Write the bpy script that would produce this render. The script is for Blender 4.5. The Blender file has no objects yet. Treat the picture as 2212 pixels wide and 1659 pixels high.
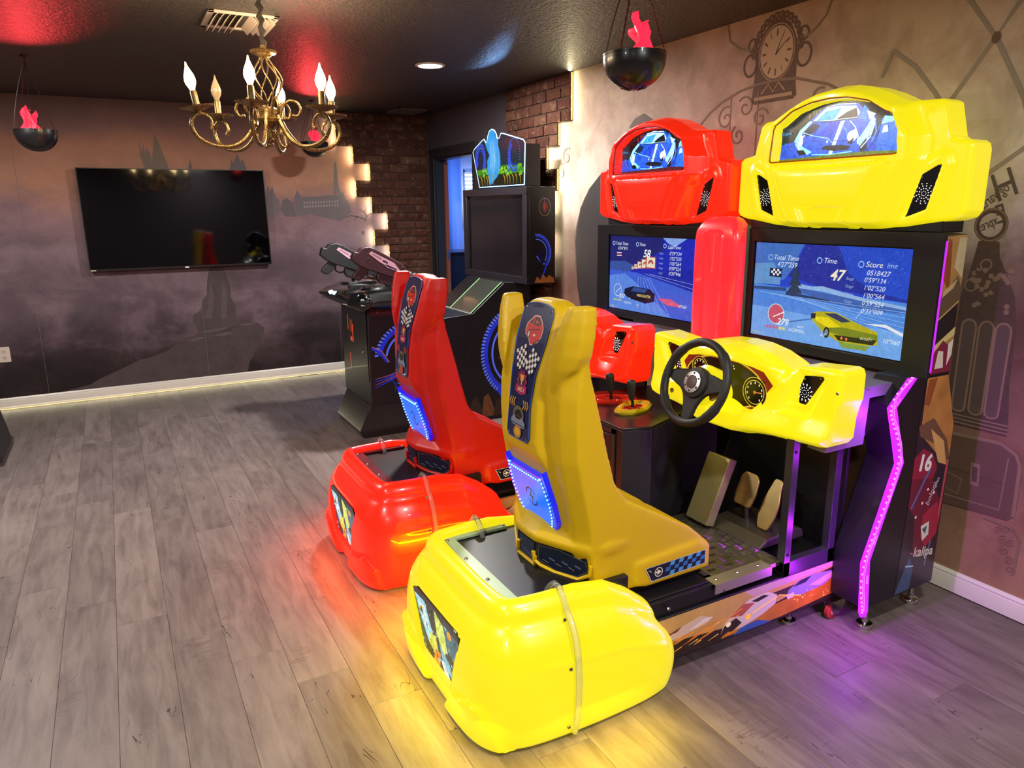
import bpy, bmesh, math, random
from mathutils import Vector, Matrix
from math import sin, cos, pi, radians as RAD, sqrt

scene = bpy.context.scene
COL = scene.collection
random.seed(7)

# ---------------------------------------------------------------- camera
DX, DY, CH = 2.867, 6.968, 2.44          # right wall x, back wall y, ceiling height
XL, YF = -2.3, -1.6                      # left wall, wall behind the photographer
F_PX, IMG_W = 1560.384, 2212
yaw, pitch, roll = 0.4982, 0.238603, -0.0104087
fw = Vector((sin(yaw) * cos(pitch), cos(yaw) * cos(pitch), -sin(pitch)))
rt = Vector((cos(yaw), -sin(yaw), 0))
up = rt.cross(fw)
rt, up = cos(roll) * rt + sin(roll) * up, -sin(roll) * rt + cos(roll) * up
cam_data = bpy.data.cameras.new('camera')
cam_data.sensor_fit = 'HORIZONTAL'
cam_data.sensor_width = 36.0
cam_data.lens = F_PX / IMG_W * 36.0
cam_data.clip_start = 0.02
cam = bpy.data.objects.new('camera', cam_data)
COL.objects.link(cam)
cam.matrix_world = Matrix(((rt.x, up.x, -fw.x, 0), (rt.y, up.y, -fw.y, 0), (rt.z, up.z, -fw.z, 1.5527), (0, 0, 0, 1)))
scene.camera = cam

# ---------------------------------------------------------------- world, exposure
world = bpy.data.worlds.new('world'); scene.world = world
world.use_nodes = True
world.node_tree.nodes['Background'].inputs[0].default_value = (0.5, 0.47, 0.5, 1)
world.node_tree.nodes['Background'].inputs[1].default_value = 0.12
vs = scene.view_settings
vs.view_transform = 'Standard'; vs.look = 'None'; vs.gamma = 1.0; vs.exposure = 0.0
vs.use_curve_mapping = False
scene.cycles.max_bounces = 6
scene.cycles.diffuse_bounces = 3
scene.cycles.glossy_bounces = 3
scene.cycles.transmission_bounces = 4
scene.cycles.caustics_reflective = False
scene.cycles.caustics_refractive = False
scene.cycles.sample_clamp_indirect = 6.0

# ---------------------------------------------------------------- mesh helpers
def FR(o, right, upv):
    o, r, u = Vector(o), Vector(right).normalized(), Vector(upv).normalized()
    n = r.cross(u)
    return lambda a, b, d=0.0: o + r * a + u * b + n * d

def front(x, yc=0.0):      # plane facing -x: u runs to the viewer's right (-y), v = z, d towards the viewer
    return FR((x, yc, 0), (0, -1, 0), (0, 0, 1))

def side(y):               # plane facing -y: u = x, v = z
    return FR((0, y, 0), (1, 0, 0), (0, 0, 1))

def ss(a, b, x):
    if a == b: return 0.0 if x < a else 1.0
    t = max(0.0, min(1.0, (x - a) / (b - a)))
    return t * t * (3 - 2 * t)

def lerp_tab(tab, x):
    if x <= tab[0][0]: return tab[0][1]
    for (a, p), (b, q) in zip(tab, tab[1:]):
        if x <= b: return p + (q - p) * (x - a) / (b - a)
    return tab[-1][1]

class MB:
    def __init__(s):
        s.v, s.f, s.mi = [], [], []
    def add(s, vs, fs, mi=0):
        o = len(s.v)
        s.v += [tuple(v) for v in vs]
        for f in fs:
            s.f.append(tuple(i + o for i in f)); s.mi.append(mi)
        return s
    def box(s, a, b, mi=0):
        (x0, y0, z0), (x1, y1, z1) = a, b
        v = [(x0, y0, z0), (x1, y0, z0), (x1, y1, z0), (x0, y1, z0), (x0, y0, z1), (x1, y0, z1), (x1, y1, z1), (x0, y1, z1)]
        return s.add(v, [(3, 2, 1, 0), (4, 5, 6, 7), (0, 1, 5, 4), (1, 2, 6, 5), (2, 3, 7, 6), (3, 0, 4, 7)], mi)
    def prism(s, pts, fr, d0, d1, mi=0):
        n = len(pts)
        v = [fr(p[0], p[1], d0) for p in pts] + [fr(p[0], p[1], d1) for p in pts]
        f = [tuple(range(n - 1, -1, -1)), tuple(range(n, 2 * n))] + [(i, (i + 1) % n, n + (i + 1) % n, n + i) for i in range(n)]
        return s.add(v, f, mi)
    def flat(s, pts, fr, d, mi=0):
        return s.add([fr(p[0], p[1], d) for p in pts], [tuple(range(len(pts)))], mi)
    def loft(s, rings, closed=True, caps=True, mi=0):
        n = len(rings[0]); v = [p for r in rings for p in r]; f = []
        for i in range(len(rings) - 1):
            for j in range(n if closed else n - 1):
                k = (j + 1) % n
                f.append((i * n + j, i * n + k, (i + 1) * n + k, (i + 1) * n + j))
        if caps and closed:
            f.append(tuple(range(n - 1, -1, -1))); f.append(tuple(range((len(rings) - 1) * n, len(rings) * n)))
        return s.add(v, f, mi)
    def tube(s, path, r, n=8, closed=False, mi=0):
        path = [Vector(p) for p in path]; m = len(path)
        rad = r if isinstance(r, (list, tuple)) else [r] * m
        rings = []; nrm = None
        for i, p in enumerate(path):
            a = path[(i - 1) % m] if (closed or i > 0) else p
            b = path[(i + 1) % m] if (closed or i < m - 1) else p
            t = (b - a).normalized()
            if nrm is None:
                nrm = t.orthogonal().normalized()
            else:
                nrm = (nrm - t * nrm.dot(t))
                nrm = nrm.normalized() if nrm.length > 1e-6 else t.orthogonal().normalized()
            bn = t.cross(nrm)
            rings.append([p + (nrm * cos(2 * pi * k / n) + bn * sin(2 * pi * k / n)) * rad[i] for k in range(n)])
        if closed: rings.append(rings[0])
        return s.loft(rings, True, not closed, mi)
    def lathe(s, prof, c=(0, 0, 0), ax=(0, 0, 1), n=24, mi=0):
        c, ax = Vector(c), Vector(ax).normalized()
        a = ax.orthogonal().normalized(); b = ax.cross(a)
        rings = [[c + ax * h + (a * cos(2 * pi * k / n) + b * sin(2 * pi * k / n)) * max(r, 1e-5) for k in range(n)] for r, h in prof]
        return s.loft(rings, True, True, mi)
    def ball(s, c, r, n=12, mi=0, sz=1.0):
        m = n // 2
        prof = [(r * sin(pi * i / m), -r * cos(pi * i / m) * sz) for i in range(m + 1)]
        return s.lathe(prof, c, (0, 0, 1), n, mi)
    def grid(s, rows, mi=0):
        return s.loft(rows, False, False, mi)

ORG = {}
def setp(o, label=None, cat=None, group=None, kind=None):
    if label: o['label'] = label
    if cat: o['category'] = cat
    if group: o['group'] = group
    if kind: o['kind'] = kind
    return o

def thing(name, label, cat, loc=(0, 0, 0), group=None):
    o = bpy.data.objects.new(name, None); COL.objects.link(o)
    o.empty_display_size = 0.1
    o.location = loc; ORG[o] = Vector(loc)
    return setp(o, label, cat, group)

def obj(name, mb, mats, parent=None, smooth=None, bevel=None, sub=0, label=None, kind=None, recalc=True):
    org = ORG.get(parent, Vector((0, 0, 0)))
    me = bpy.data.meshes.new(name)
    me.from_pydata([(v[0] - org.x, v[1] - org.y, v[2] - org.z) for v in mb.v], [], mb.f)
    if not isinstance(mats, (list, tuple)): mats = [mats]
    for m in mats: me.materials.append(m)
    if len(mats) > 1:
        me.polygons.foreach_set('material_index', mb.mi)
    if recalc:
        bm = bmesh.new(); bm.from_mesh(me); bmesh.ops.recalc_face_normals(bm, faces=bm.faces); bm.to_mesh(me); bm.free()
    if smooth is not None:
        me.polygons.foreach_set('use_smooth', [True] * len(me.polygons))
        me.set_sharp_from_angle(angle=RAD(smooth))
    me.update()
    o = bpy.data.objects.new(name, me); COL.objects.link(o)
    if parent is not None: o.parent = parent
    ORG[o] = org
    if bevel:
        b = o.modifiers.new('bevel', 'BEVEL'); b.width = bevel; b.segments = 2; b.limit_method = 'ANGLE'; b.angle_limit = RAD(35)
        if smooth is None:
            me.polygons.foreach_set('use_smooth', [True] * len(me.polygons)); me.set_sharp_from_angle(angle=RAD(30))
            b.harden_normals = False
    if sub:
        m = o.modifiers.new('sub', 'SUBSURF'); m.levels = sub; m.render_levels = sub
    return setp(o, label, None, None, kind)

def copy_tree(o, loc, label=None):
    c = o.copy(); COL.objects.link(c); c.location = loc
    if label: c['label'] = label
    for ch in list(o.children):
        d = ch.copy(); COL.objects.link(d); d.parent = c
        for g in list(ch.children):
            e = g.copy(); COL.objects.link(e); e.parent = d
    return c

_tx = {}
def text_geo(s, shear=0.0, bold=0.0):
    key = (s, shear, bold)
    if key not in _tx:
        cu = bpy.data.curves.new('t', 'FONT'); cu.body = s; cu.size = 1.0; cu.shear = shear; cu.align_x = 'LEFT'
        cu.offset = bold; cu.resolution_u = 3
        ob = bpy.data.objects.new('t', cu)
        me = ob.to_mesh()
        vsx = [tuple(v.co) for v in me.vertices]; fs = [tuple(p.vertices) for p in me.polygons]
        ob.to_mesh_clear(); bpy.data.objects.remove(ob); bpy.data.curves.remove(cu)
        w = max([v[0] for v in vsx] or [0])
        _tx[key] = (vsx, fs, w)
    return _tx[key]

class Art:
    """flat print: coloured shapes laid over one another on one plane"""
    def __init__(s, fr, d=0.0006, step=0.00022):
        s.fr, s.d, s.step, s.mb, s.mats = fr, d, 2.2e-5, MB(), []
    def _mi(s, m):
        if m not in s.mats: s.mats.append(m)
        return s.mats.index(m)
    def poly(s, pts, m):
        s.d += s.step; s.mb.flat(pts, s.fr, s.d, s._mi(m)); return s
    def rect(s, x0, y0, x1, y1, m): return s.poly([(x0, y0), (x1, y0), (x1, y1), (x0, y1)], m)
    def disc(s, cx, cy, rx, ry, m, n=28, a0=0, a1=2 * pi):
        full = abs(a1 - a0 - 2 * pi) < 1e-4
        return s.poly([(cx + rx * cos(a0 + (a1 - a0) * i / n), cy + ry * sin(a0 + (a1 - a0) * i / n)) for i in range(n if full else n + 1)], m)
    def ring(s, cx, cy, rx, ry, w, m, n=32, a0=0, a1=2 * pi):
        s.d += s.step
        full = abs(a1 - a0 - 2 * pi) < 1e-4; k = n if full else n + 1
        A = [a0 + (a1 - a0) * i / n for i in range(k)]
        v = [s.fr(cx + rx * cos(a), cy + ry * sin(a), s.d) for a in A] + [s.fr(cx + (rx - w) * cos(a), cy + (ry - w) * sin(a), s.d) for a in A]
        s.mb.add(v, [(i, (i + 1) % k, k + (i + 1) % k, k + i) for i in range(n)], s._mi(m)); return s
    def line(s, pts, w, m, closed=False):
        s.d += s.step; P = [Vector((p[0], p[1])) for p in pts]; n = len(P); L, R = [], []
        W = w if isinstance(w, (list, tuple)) else [w] * n
        for i, p in enumerate(P):
            a = P[(i - 1) % n] if (closed or i) else p
            b = P[(i + 1) % n] if (closed or i < n - 1) else p
            t = (b - a); t = t.normalized() if t.length > 1e-9 else Vector((1, 0)); q = Vector((-t.y, t.x)) * W[i] * .5
            L.append(p + q); R.append(p - q)
        v = [s.fr(p.x, p.y, s.d) for p in L] + [s.fr(p.x, p.y, s.d) for p in R]
        s.mb.add(v, [(i, (i + 1) % n, n + (i + 1) % n, n + i) for i in range(n if closed else n - 1)], s._mi(m)); return s
    def text(s, t, size, x, y, m, shear=0.0, align='L', rot=0.0, mirror=False, bold=0.0, sx=1.0):
        s.d += s.step
        vsx, fs, w = text_geo(t, shear, bold); x0 = {'L': 0, 'C': -w / 2, 'R': -w}[align]
        out = []
        for v in vsx:
            a, b = (v[0] + x0) * size * sx, v[1] * size
            if mirror: a = -a
            a, b = a * cos(rot) - b * sin(rot), a * sin(rot) + b * cos(rot)
            out.append(s.fr(x + a, y + b, s.d))
        s.mb.add(out, fs, s._mi(m)); return s
    def build(s, name, parent, label=None):
        return obj(name, s.mb, s.mats, parent, label=label, recalc=False)

# ---------------------------------------------------------------- materials
def lin(c):
    if isinstance(c, str):
        c = c.lstrip('#'); c = [int(c[i:i + 2], 16) / 255 for i in (0, 2, 4)]
    return tuple((x / 12.92 if x <= .04045 else ((x + .055) / 1.055) ** 2.4) for x in c[:3]) + (1.0,)

class NT:
    def __init__(s, name):
        s.m = bpy.data.materials.new(name); s.m.use_nodes = True
        s.t = s.m.node_tree; s.N = s.t.nodes; s.L = s.t.links
        s.b = s.N['Principled BSDF']
    def n(s, kind, **kw):
        nd = s.N.new(kind)
        for k, v in kw.items():
            if k.startswith('i_'):
                key = k[2:]; key = int(key) if key.isdigit() else key
                s.put(nd.inputs[key], v)
            else: setattr(nd, k, v)
        return nd
    def put(s, sock, v):
        if hasattr(v, 'is_linked') or isinstance(v, bpy.types.NodeSocket): s.L.new(v, sock)
        else: sock.default_value = v
    def math(s, op, a, b=0.0, c=None):
        nd = s.n('ShaderNodeMath', operation=op); s.put(nd.inputs[0], a); s.put(nd.inputs[1], b)
        if c is not None: s.put(nd.inputs[2], c)
        return nd.outputs[0]
    def pos(s):
        return s.n('ShaderNodeNewGeometry').outputs['Position']
    def xyz(s, v):
        nd = s.n('ShaderNodeSeparateXYZ'); s.L.new(v, nd.inputs[0]); return nd.outputs
    def comb(s, x, y, z):
        nd = s.n('ShaderNodeCombineXYZ'); s.put(nd.inputs[0], x); s.put(nd.inputs[1], y); s.put(nd.inputs[2], z); return nd.outputs[0]
    def noise(s, vec, scale, detail=4, rough=.55, dist=0.0):
        nd = s.n('ShaderNodeTexNoise'); s.L.new(vec, nd.inputs['Vector'])
        nd.inputs['Scale'].default_value = scale; nd.inputs['Detail'].default_value = detail
        nd.inputs['Roughness'].default_value = rough; nd.inputs['Distortion'].default_value = dist
        return nd.outputs['Fac']
    def ramp(s, fac, stops, interp='LINEAR'):
        nd = s.n('ShaderNodeValToRGB'); s.put(nd.inputs[0], fac); e = nd.color_ramp.elements
        nd.color_ramp.interpolation = interp
        while len(e) > 1: e.remove(e[-1])
        e[0].position = stops[0][0]; e[0].color = lin(stops[0][1])
        for p, c in stops[1:]:
            q = e.new(p); q.color = lin(c)
        return nd.outputs[0]
    def mix(s, fac, a, b, mode='MIX'):
        nd = s.n('ShaderNodeMix', data_type='RGBA', blend_type=mode)
        s.put(nd.inputs[0], fac); s.put(nd.inputs[6], a); s.put(nd.inputs[7], b); return nd.outputs[2]
    def bump(s, h, strength, dist=.01):
        nd = s.n('ShaderNodeBump'); nd.inputs['Strength'].default_value = strength; nd.inputs['Distance'].default_value = dist
        s.L.new(h, nd.inputs['Height']); s.L.new(nd.outputs[0], s.b.inputs['Normal'])
    def set(s, **kw):
        for k, v in kw.items():
            s.put(s.b.inputs[{'color': 'Base Color', 'rough': 'Roughness', 'metal': 'Metallic', 'emit': 'Emission Color', 'estr': 'Emission Strength',
                              'coat': 'Coat Weight', 'coatr': 'Coat Roughness', 'spec': 'Specular IOR Level', 'trans': 'Transmission Weight', 'alpha': 'Alpha', 'ior': 'IOR'}[k]], v)
        return s.m

_mc = {}
def PL(col, rough=.5, metal=0.0, emit=None, estr=1.0, coat=0.0, spec=.5, name=None, tex=0.0, tscale=40.0):
    key = (col, rough, metal, emit, estr, coat, spec, name, tex, tscale)
    if key in _mc: return _mc[key]
    t = NT(name or ('mat_' + col.lstrip('#')))
    c = lin(col)
    if tex:
        f = t.noise(t.pos(), tscale, 5)
        c2 = t.mix(f, tuple(x * (1 - tex) for x in c[:3]) + (1,), tuple(min(1, x * (1 + tex)) for x in c[:3]) + (1,))
        t.set(color=c2)
    else: t.set(color=c)
    t.set(rough=rough, metal=metal, coat=coat, spec=spec)
    if coat: t.set(coatr=.06)
    if emit: t.set(emit=lin(emit), estr=estr)
    _mc[key] = t.m
    return t.m

def EM(col, s=1.0, g=.12):     # lit print / screen pixels with a little picture grain
    key = ('em', col, s, g)
    if key in _mc: return _mc[key]
    t = NT('lit_' + col.lstrip('#')); c = lin(col)
    f = t.noise(t.pos(), 55, 6, .7, .6)
    hi = tuple(min(1.0, x * (1 + g) + .06 * g) for x in c[:3]) + (1,); lo = tuple(x * (1 - g) for x in c[:3]) + (1,)
    t.set(color=lin('#050505'), rough=.25, emit=t.mix(t.ramp(f, [(.35, '#000000'), (.65, '#ffffff')]), lo, hi), estr=s)
    _mc[key] = t.m
    return t.m
# ================================================================ surfaces
def m_floor():
    t = NT('grey oak plank'); p = t.pos(); X = t.xyz(p)
    rnd = t.n('ShaderNodeObjectInfo').outputs['Random']
    off = t.math('MULTIPLY', rnd, 37.0)
    v = t.comb(t.math('ADD', X[0], off), t.math('MULTIPLY', X[1], .12), off)
    g = t.noise(v, 26, 8, .65, .8)
    g2 = t.noise(t.comb(t.math('ADD', X[0], off), t.math('MULTIPLY', X[1], .35), off), 5, 5, .6, 1.2)
    base = t.ramp(t.math('ADD', t.math('MULTIPLY', g, .55), t.math('MULTIPLY', g2, .45)),
                  [(.25, '#554a46'), (.42, '#766a66'), (.55, '#8a7e79'), (.75, '#9c908a')])
    tint = t.ramp(rnd, [(0, '#c6bfc0'), (.35, '#d2cbcb'), (.7, '#ddd6d5'), (1, '#e9e2e0')])
    col = t.mix(1.0, base, tint, 'MULTIPLY')
    ck = t.noise(t.comb(t.math('ADD', X[0], off), t.math('MULTIPLY', X[1], .16), off), 13, 2, .4, 2.2)
    crack = t.math('LESS_THAN', t.math('ABSOLUTE', t.math('SUBTRACT', ck, .5)), .0035)
    msk = t.math('GREATER_THAN', t.noise(t.comb(t.math('ADD', X[0], off), X[1], off), 4.5, 1, .5), .62)
    crack = t.math('MULTIPLY', crack, msk)
    col = t.mix(crack, col, lin('#2e251f'))
    # saw-tooth rubbings across the grain, in patches
    saw = t.noise(t.comb(t.math('MULTIPLY', X[0], 14), t.math('MULTIPLY', X[1], 120), off), 1.0, 2, .5)
    sp = t.math('GREATER_THAN', t.noise(t.comb(t.math('ADD', X[0], off), X[1], off), 2.6, 1, .5), .67)
    saw = t.math('MULTIPLY', t.math('MULTIPLY', t.math('GREATER_THAN', saw, .58), sp), .35)
    col = t.mix(saw, col, lin('#4a3d35'))
    t.set(color=col, rough=t.math('ADD', .42, t.math('MULTIPLY', g, .22)), spec=.35)
    t.bump(g, .12, .004)
    return t.m
def m_ceiling():
    t = NT('dark knockdown ceiling'); p = t.pos()
    a = t.noise(p, 70, 3, .6); b = t.noise(p, 30, 3, .55, .4)
    h = t.math('ADD', t.math('MULTIPLY', a, .6), t.math('MULTIPLY', b, .6))
    t.set(color=t.ramp(b, [(.3, '#3f3a38'), (.7, '#4a4542')]), rough=.4, spec=.32); t.bump(h, .9, .018)
    return t.m
def m_mural_back():
    t = NT('misty valley wallpaper'); p = t.pos(); X = t.xyz(p)
    n1 = t.noise(p, 1.15, 7, .6, .5); n2 = t.noise(t.comb(t.math('MULTIPLY', X[0], .8), X[1], t.math('MULTIPLY', X[2], 1.25)), 2.1, 9, .64, .5)
    n3 = t.noise(p, 6, 7, .65, .3)
    h = t.math('ADD', t.math('DIVIDE', X[2], 2.44), t.math('MULTIPLY', t.math('SUBTRACT', n1, .5), .26))
    h = t.math('ADD', h, t.math('MULTIPLY', t.math('SUBTRACT', n2, .5), .10))
    col = t.ramp(h, [(.0, '#3d3334'), (.13, '#4a3f41'), (.22, '#6d6067'), (.32, '#877980'), (.42, '#7e7077'), (.52, '#93838a'), (.64, '#a2898b'), (.74, '#cda081'), (.84, '#c29678'), (.92, '#957a72'), (1, '#7f6b68')])
    dark = t.ramp(t.math('ADD', t.math('MULTIPLY', n2, .72), t.math('MULTIPLY', n3, .28)), [(.36, '#565056'), (.46, '#8f888c'), (.54, '#d8d2d2'), (.64, '#ffffff')])
    low = t.math('MULTIPLY', t.math('SUBTRACT', 1.0, t.math('DIVIDE', X[2], 2.6)), .9)
    col = t.mix(t.math('MAXIMUM', low, .25), col, dark, 'MULTIPLY')
    col = t.mix(1.0, col, lin('#fff0f4'), 'MULTIPLY')
    t.set(color=col, rough=.6, spec=.25); t.bump(t.noise(p, 150, 2, .5), .25, .004)
    return t.m
def m_mural_right():
    t = NT('sepia station wallpaper'); p = t.pos(); X = t.xyz(p)
    n1 = t.noise(p, 1.6, 6, .6, .6); n2 = t.noise(p, 5, 6, .6, .4)
    h = t.math('ADD', t.math('DIVIDE', X[2], 2.44), t.math('MULTIPLY', t.math('SUBTRACT', n1, .5), .16))
    col = t.ramp(h, [(0, '#a07a5e'), (.16, '#936d56'), (.30, '#7c5a4a'), (.46, '#684c43'), (.55, '#7d675c'), (.62, '#b9a89b'), (.74, '#bfaea1'), (.88, '#b89c8a'), (1, '#ae907a')])
    sm = t.ramp(n2, [(.35, '#b5aaa6'), (.6, '#ffffff')])
    t.set(color=t.mix(.6, col, sm, 'MULTIPLY'), rough=.6, spec=.25)
    t.bump(t.noise(p, 120, 3, .55), .3, .005)
    return t.m
def m_brick():
    t = NT('worn red brick'); p = t.pos(); rnd = t.n('ShaderNodeObjectInfo').outputs['Random']
    off = t.math('MULTIPLY', rnd, 19.0); X = t.xyz(p)
    v = t.comb(t.math('ADD', X[0], off), X[1], t.math('ADD', X[2], off))
    a = t.noise(v, 14, 6, .65, .6); b = t.noise(v, 60, 4, .6)
    base = t.ramp(rnd, [(0, '#4a2a22'), (.3, '#593429'), (.55, '#603d2f'), (.8, '#4f3027'), (1, '#6c4a39')])
    lime = t.ramp(t.math('ADD', t.math('MULTIPLY', a, .8), t.math('MULTIPLY', b, .25)), [(.56, '#000000'), (.72, '#ffffff')])
    col = t.mix(t.math('MULTIPLY', lime, .45), base, lin('#b08e70'))
    col = t.mix(t.math('MULTIPLY', t.math('LESS_THAN', a, .38), .5), col, lin('#38221c'))
    t.set(color=col, rough=.85, spec=.2); t.bump(t.math('ADD', a, t.math('MULTIPLY', b, .5)), .7, .01)
    return t.m
M_FLOOR, M_CEIL, M_MB, M_MR, M_BRICK = m_floor(), m_ceiling(), m_mural_back(), m_mural_right(), m_brick()
M_MORTAR = PL('#4a3429', .95, tex=.3, tscale=60)
M_DARKWALL = PL('#4b4148', .75, tex=.12, tscale=30)
M_TRIMW = PL('#d8d0c4', .35, tex=.04, tscale=12)
M_CASING = PL('#26262a', .45)
M_LED = PL('#d8cc90', .4, emit='#ffe98a', estr=.7, name='warm led tape')
M_BLACK = PL('#141315', .38, name='black coated metal', tex=.1, tscale=80)
M_BLACKG = PL('#0c0c0e', .14, coat=.6, name='glossy black plastic')
M_CHROME = PL('#c9c6c2', .18, 1.0, name='chrome')
M_STEEL = PL('#9b9a98', .32, 1.0, name='brushed steel')
M_SCREW = PL('#8e8b86', .3, 1.0, name='screw steel')

def structure(name, mb, m, parent=None, **k):
    o = obj(name, mb, m, parent, **k)
    if parent is None: o['kind'] = 'structure'
    return o

# ---------------------------------------------------------------- floor with planks
floor = structure('floor', MB().box((XL - .1, YF - .1, -.08), (DX + 2.0, DY + 1.5, -.006)), PL('#2a211c', .9))
PW, PLEN = .1775, 1.22
def plank_mesh():
    w, l, h, e = PW / 2 - .0003, PLEN / 2 - .0003, .006, .0012
    v = [(-w, -l, -h), (w, -l, -h), (w, l, -h), (-w, l, -h), (-w, -l, -e), (w, -l, -e), (w, l, -e), (-w, l, -e),
         (-w + e, -l + e, 0), (w - e, -l + e, 0), (w - e, l - e, 0), (-w + e, l - e, 0)]
    f = [(4, 5, 9, 8), (5, 6, 10, 9), (6, 7, 11, 10), (7, 4, 8, 11), (8, 9, 10, 11), (0, 1, 5, 4), (1, 2, 6, 5), (2, 3, 7, 6), (3, 0, 4, 7)]
    me = bpy.data.meshes.new('plank'); me.from_pydata(v, [], f); me.materials.append(M_FLOOR); me.update(); return me
PME = plank_mesh()
ix0 = math.floor((XL - .019) / PW) + 6
for ix in range(ix0, 40):
    xc = .019 + PW * (ix + .5)
    if xc - PW / 2 > DX - .02: break
    x0, x1 = xc - PW / 2, min(xc + PW / 2, DX - .004)
    y = .25 - ((ix * 7919) % 100) / 100 * PLEN
    while y < DY - .02:
        a, b = max(y, .25), min(y + PLEN, DY - .004)
        if b - a > .03:
            o = bpy.data.objects.new('plank', PME); COL.objects.link(o); o.parent = floor
            o.location = ((x0 + x1) / 2, (a + b) / 2, 0); o.scale = ((x1 - x0) / PW, (b - a) / PLEN, 1)
        y += PLEN
# the same boards behind the photographer and in the far left, out of the picture, as one sheet
structure('plank_sheet', MB().box((XL, YF, -.0059), (DX, .25, -.0005)).box((XL, .25, -.0059), (.019 + PW * ix0, DY - .004, -.0005)), M_FLOOR, floor)

# ---------------------------------------------------------------- ceiling, far walls
structure('ceiling', MB().box((XL - .1, YF - .1, CH), (DX + .12, DY + .1, CH + .1)), M_CEIL)
structure('wall_left', MB().box((XL - .1, YF - .1, 0), (XL, DY + .1, CH)), M_DARKWALL)
structure('wall_front', MB().box((XL, YF - .1, 0), (DX + .12, YF, CH)), M_DARKWALL)
wall_back = structure('wall_back', MB().box((XL, DY, 0), (DX + .12, DY + .1, CH)), M_MB)

# right wall with the door opening
OY0, OY1, OZ = 5.93, 6.79, 2.03
mb = MB()
mb.box((DX, YF, 0), (DX + .12, 5.28, CH))
wall_right = structure('wall_right', mb, M_MR)
mb = MB()
mb.box((DX, 5.28, 0), (DX + .12, OY0, CH)).box((DX, OY1, 0), (DX + .12, DY, CH)).box((DX, OY0, OZ), (DX + .12, OY1, CH))
structure('door_wall_section', mb, M_DARKWALL, wall_right)

# ---------------------------------------------------------------- brick veneer
def brick_mesh(seed):
    r = random.Random(seed); n = 5; m = 3
    # front face as a slightly uneven grid with rounded rim, unit size 1x1, thickness along -n
    top = [[(i / n - .5, j / m - .5) for i in range(n + 1)] for j in range(m + 1)]
    v, f = [], []
    for j in range(m + 1):
        for i in range(n + 1):
            u, w = top[j][i]; edge = i in (0, n) or j in (0, m)
            v.append((u + (r.uniform(-.012, .012) if 0 < i < n or 1 else 0), w + r.uniform(-.035, .035) * (1 if edge else .3), (.62 if edge else 1.0) + r.uniform(-.12, .12)))
    k = n + 1
    for j in range(m):
        for i in range(n): f.append((j * k + i, j * k + i + 1, (j + 1) * k + i + 1, (j + 1) * k + i))
    ring = [i for i in range(k)] + [j * k + n for j in range(1, m + 1)] + [m * k + i for i in range(n - 1, -1, -1)] + [j * k for j in range(m - 1, 0, -1)]
    o = len(v)
    for q in ring: v.append((v[q][0], v[q][1], 0))
    L = len(ring)
    for a in range(L): f.append((ring[a], o + a, o + (a + 1) % L, ring[(a + 1) % L]))
    me = bpy.data.meshes.new('brick'); me.from_pydata([(x, y, z) for x, y, z in v], [], f)
    me.materials.append(M_BRICK); me.update()
    return me
BRICKS = [brick_mesh(s) for s in range(7)]
CRS = .0765
def brick_rows(parent, axis, steps, far, zlo, seed):
    r = random.Random(seed); k = 0
    z = 2.13 + 4 * CRS
    row = 0
    while z > zlo:
        z0 = z - CRS; zc = (z + z0) / 2
        edge = next(e for a, b, e in steps if a <= zc <= b)
        sgn = 1 if far > edge else -1
        L = abs(far - edge); p = 0.0
        first = True
        while p < L - .012:
            w = r.uniform(.165, .215)
            if first and row % 2: w *= .55
            first = False
            if p + w > L - .05: w = L - p
            c = edge + sgn * (p + w / 2)
            zt = min(z, CH - .004); hh = zt - z0
            o = bpy.data.objects.new('brick', BRICKS[r.randrange(7)]); COL.objects.link(o); o.parent = parent
            sw, sh, th = w - .011, hh - .011, .018 + r.uniform(-.003, .005)
            if axis == 'back':
                M = Matrix(((sw, 0, 0, c), (0, 0, -th, DY - .017), (0, sh, 0, (zt + z0) / 2), (0, 0, 0, 1)))
            else:
                M = Matrix(((0, 0, -th, DX - .017), (-sw, 0, 0, c), (0, sh, 0, (zt + z0) / 2), (0, 0, 0, 1)))
            o.matrix_basis = M
            p += w; k += 1
        z = z0; row += 1
    return k
zz = [2.13 - .153 * i for i in range(14)]
bx = [2.10, 2.255, 2.11, 2.255, 2.407, 2.267, 2.41, 2.27, 2.12, 2.27, 2.41, 2.26, 2.4]
BSTEPS = [(2.13, 2.45, 1.946)] + [(zz[i + 1], zz[i], bx[i]) for i in range(13)]
ry = [4.518, 4.673, 4.531, 4.60, 4.74, 4.60, 4.74, 4.60, 4.74, 4.60, 4.74, 4.6, 4.7]
RSTEPS = [(2.13, 2.45, 4.36)] + [(zz[i + 1], zz[i], ry[i]) for i in range(13)]
mb = MB(); mr = MB()
for a, b, e in BSTEPS: mb.box((e + .014, DY - .018, max(a, .09)), (DX, DY, min(b, CH)))
for a, b, e in RSTEPS: mr.box((DX - .018, e + .014, max(a, .09)), (DX, 5.28, min(b, CH)))
structure('mortar_bed', mb, M_MORTAR, wall_back)
structure('mortar_bed', mr, M_MORTAR, wall_right)
brick_rows(wall_back, 'back', BSTEPS, DX - .02, .62, 3)
brick_rows(wall_right, 'right', RSTEPS, 5.28, .62, 5)
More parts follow.
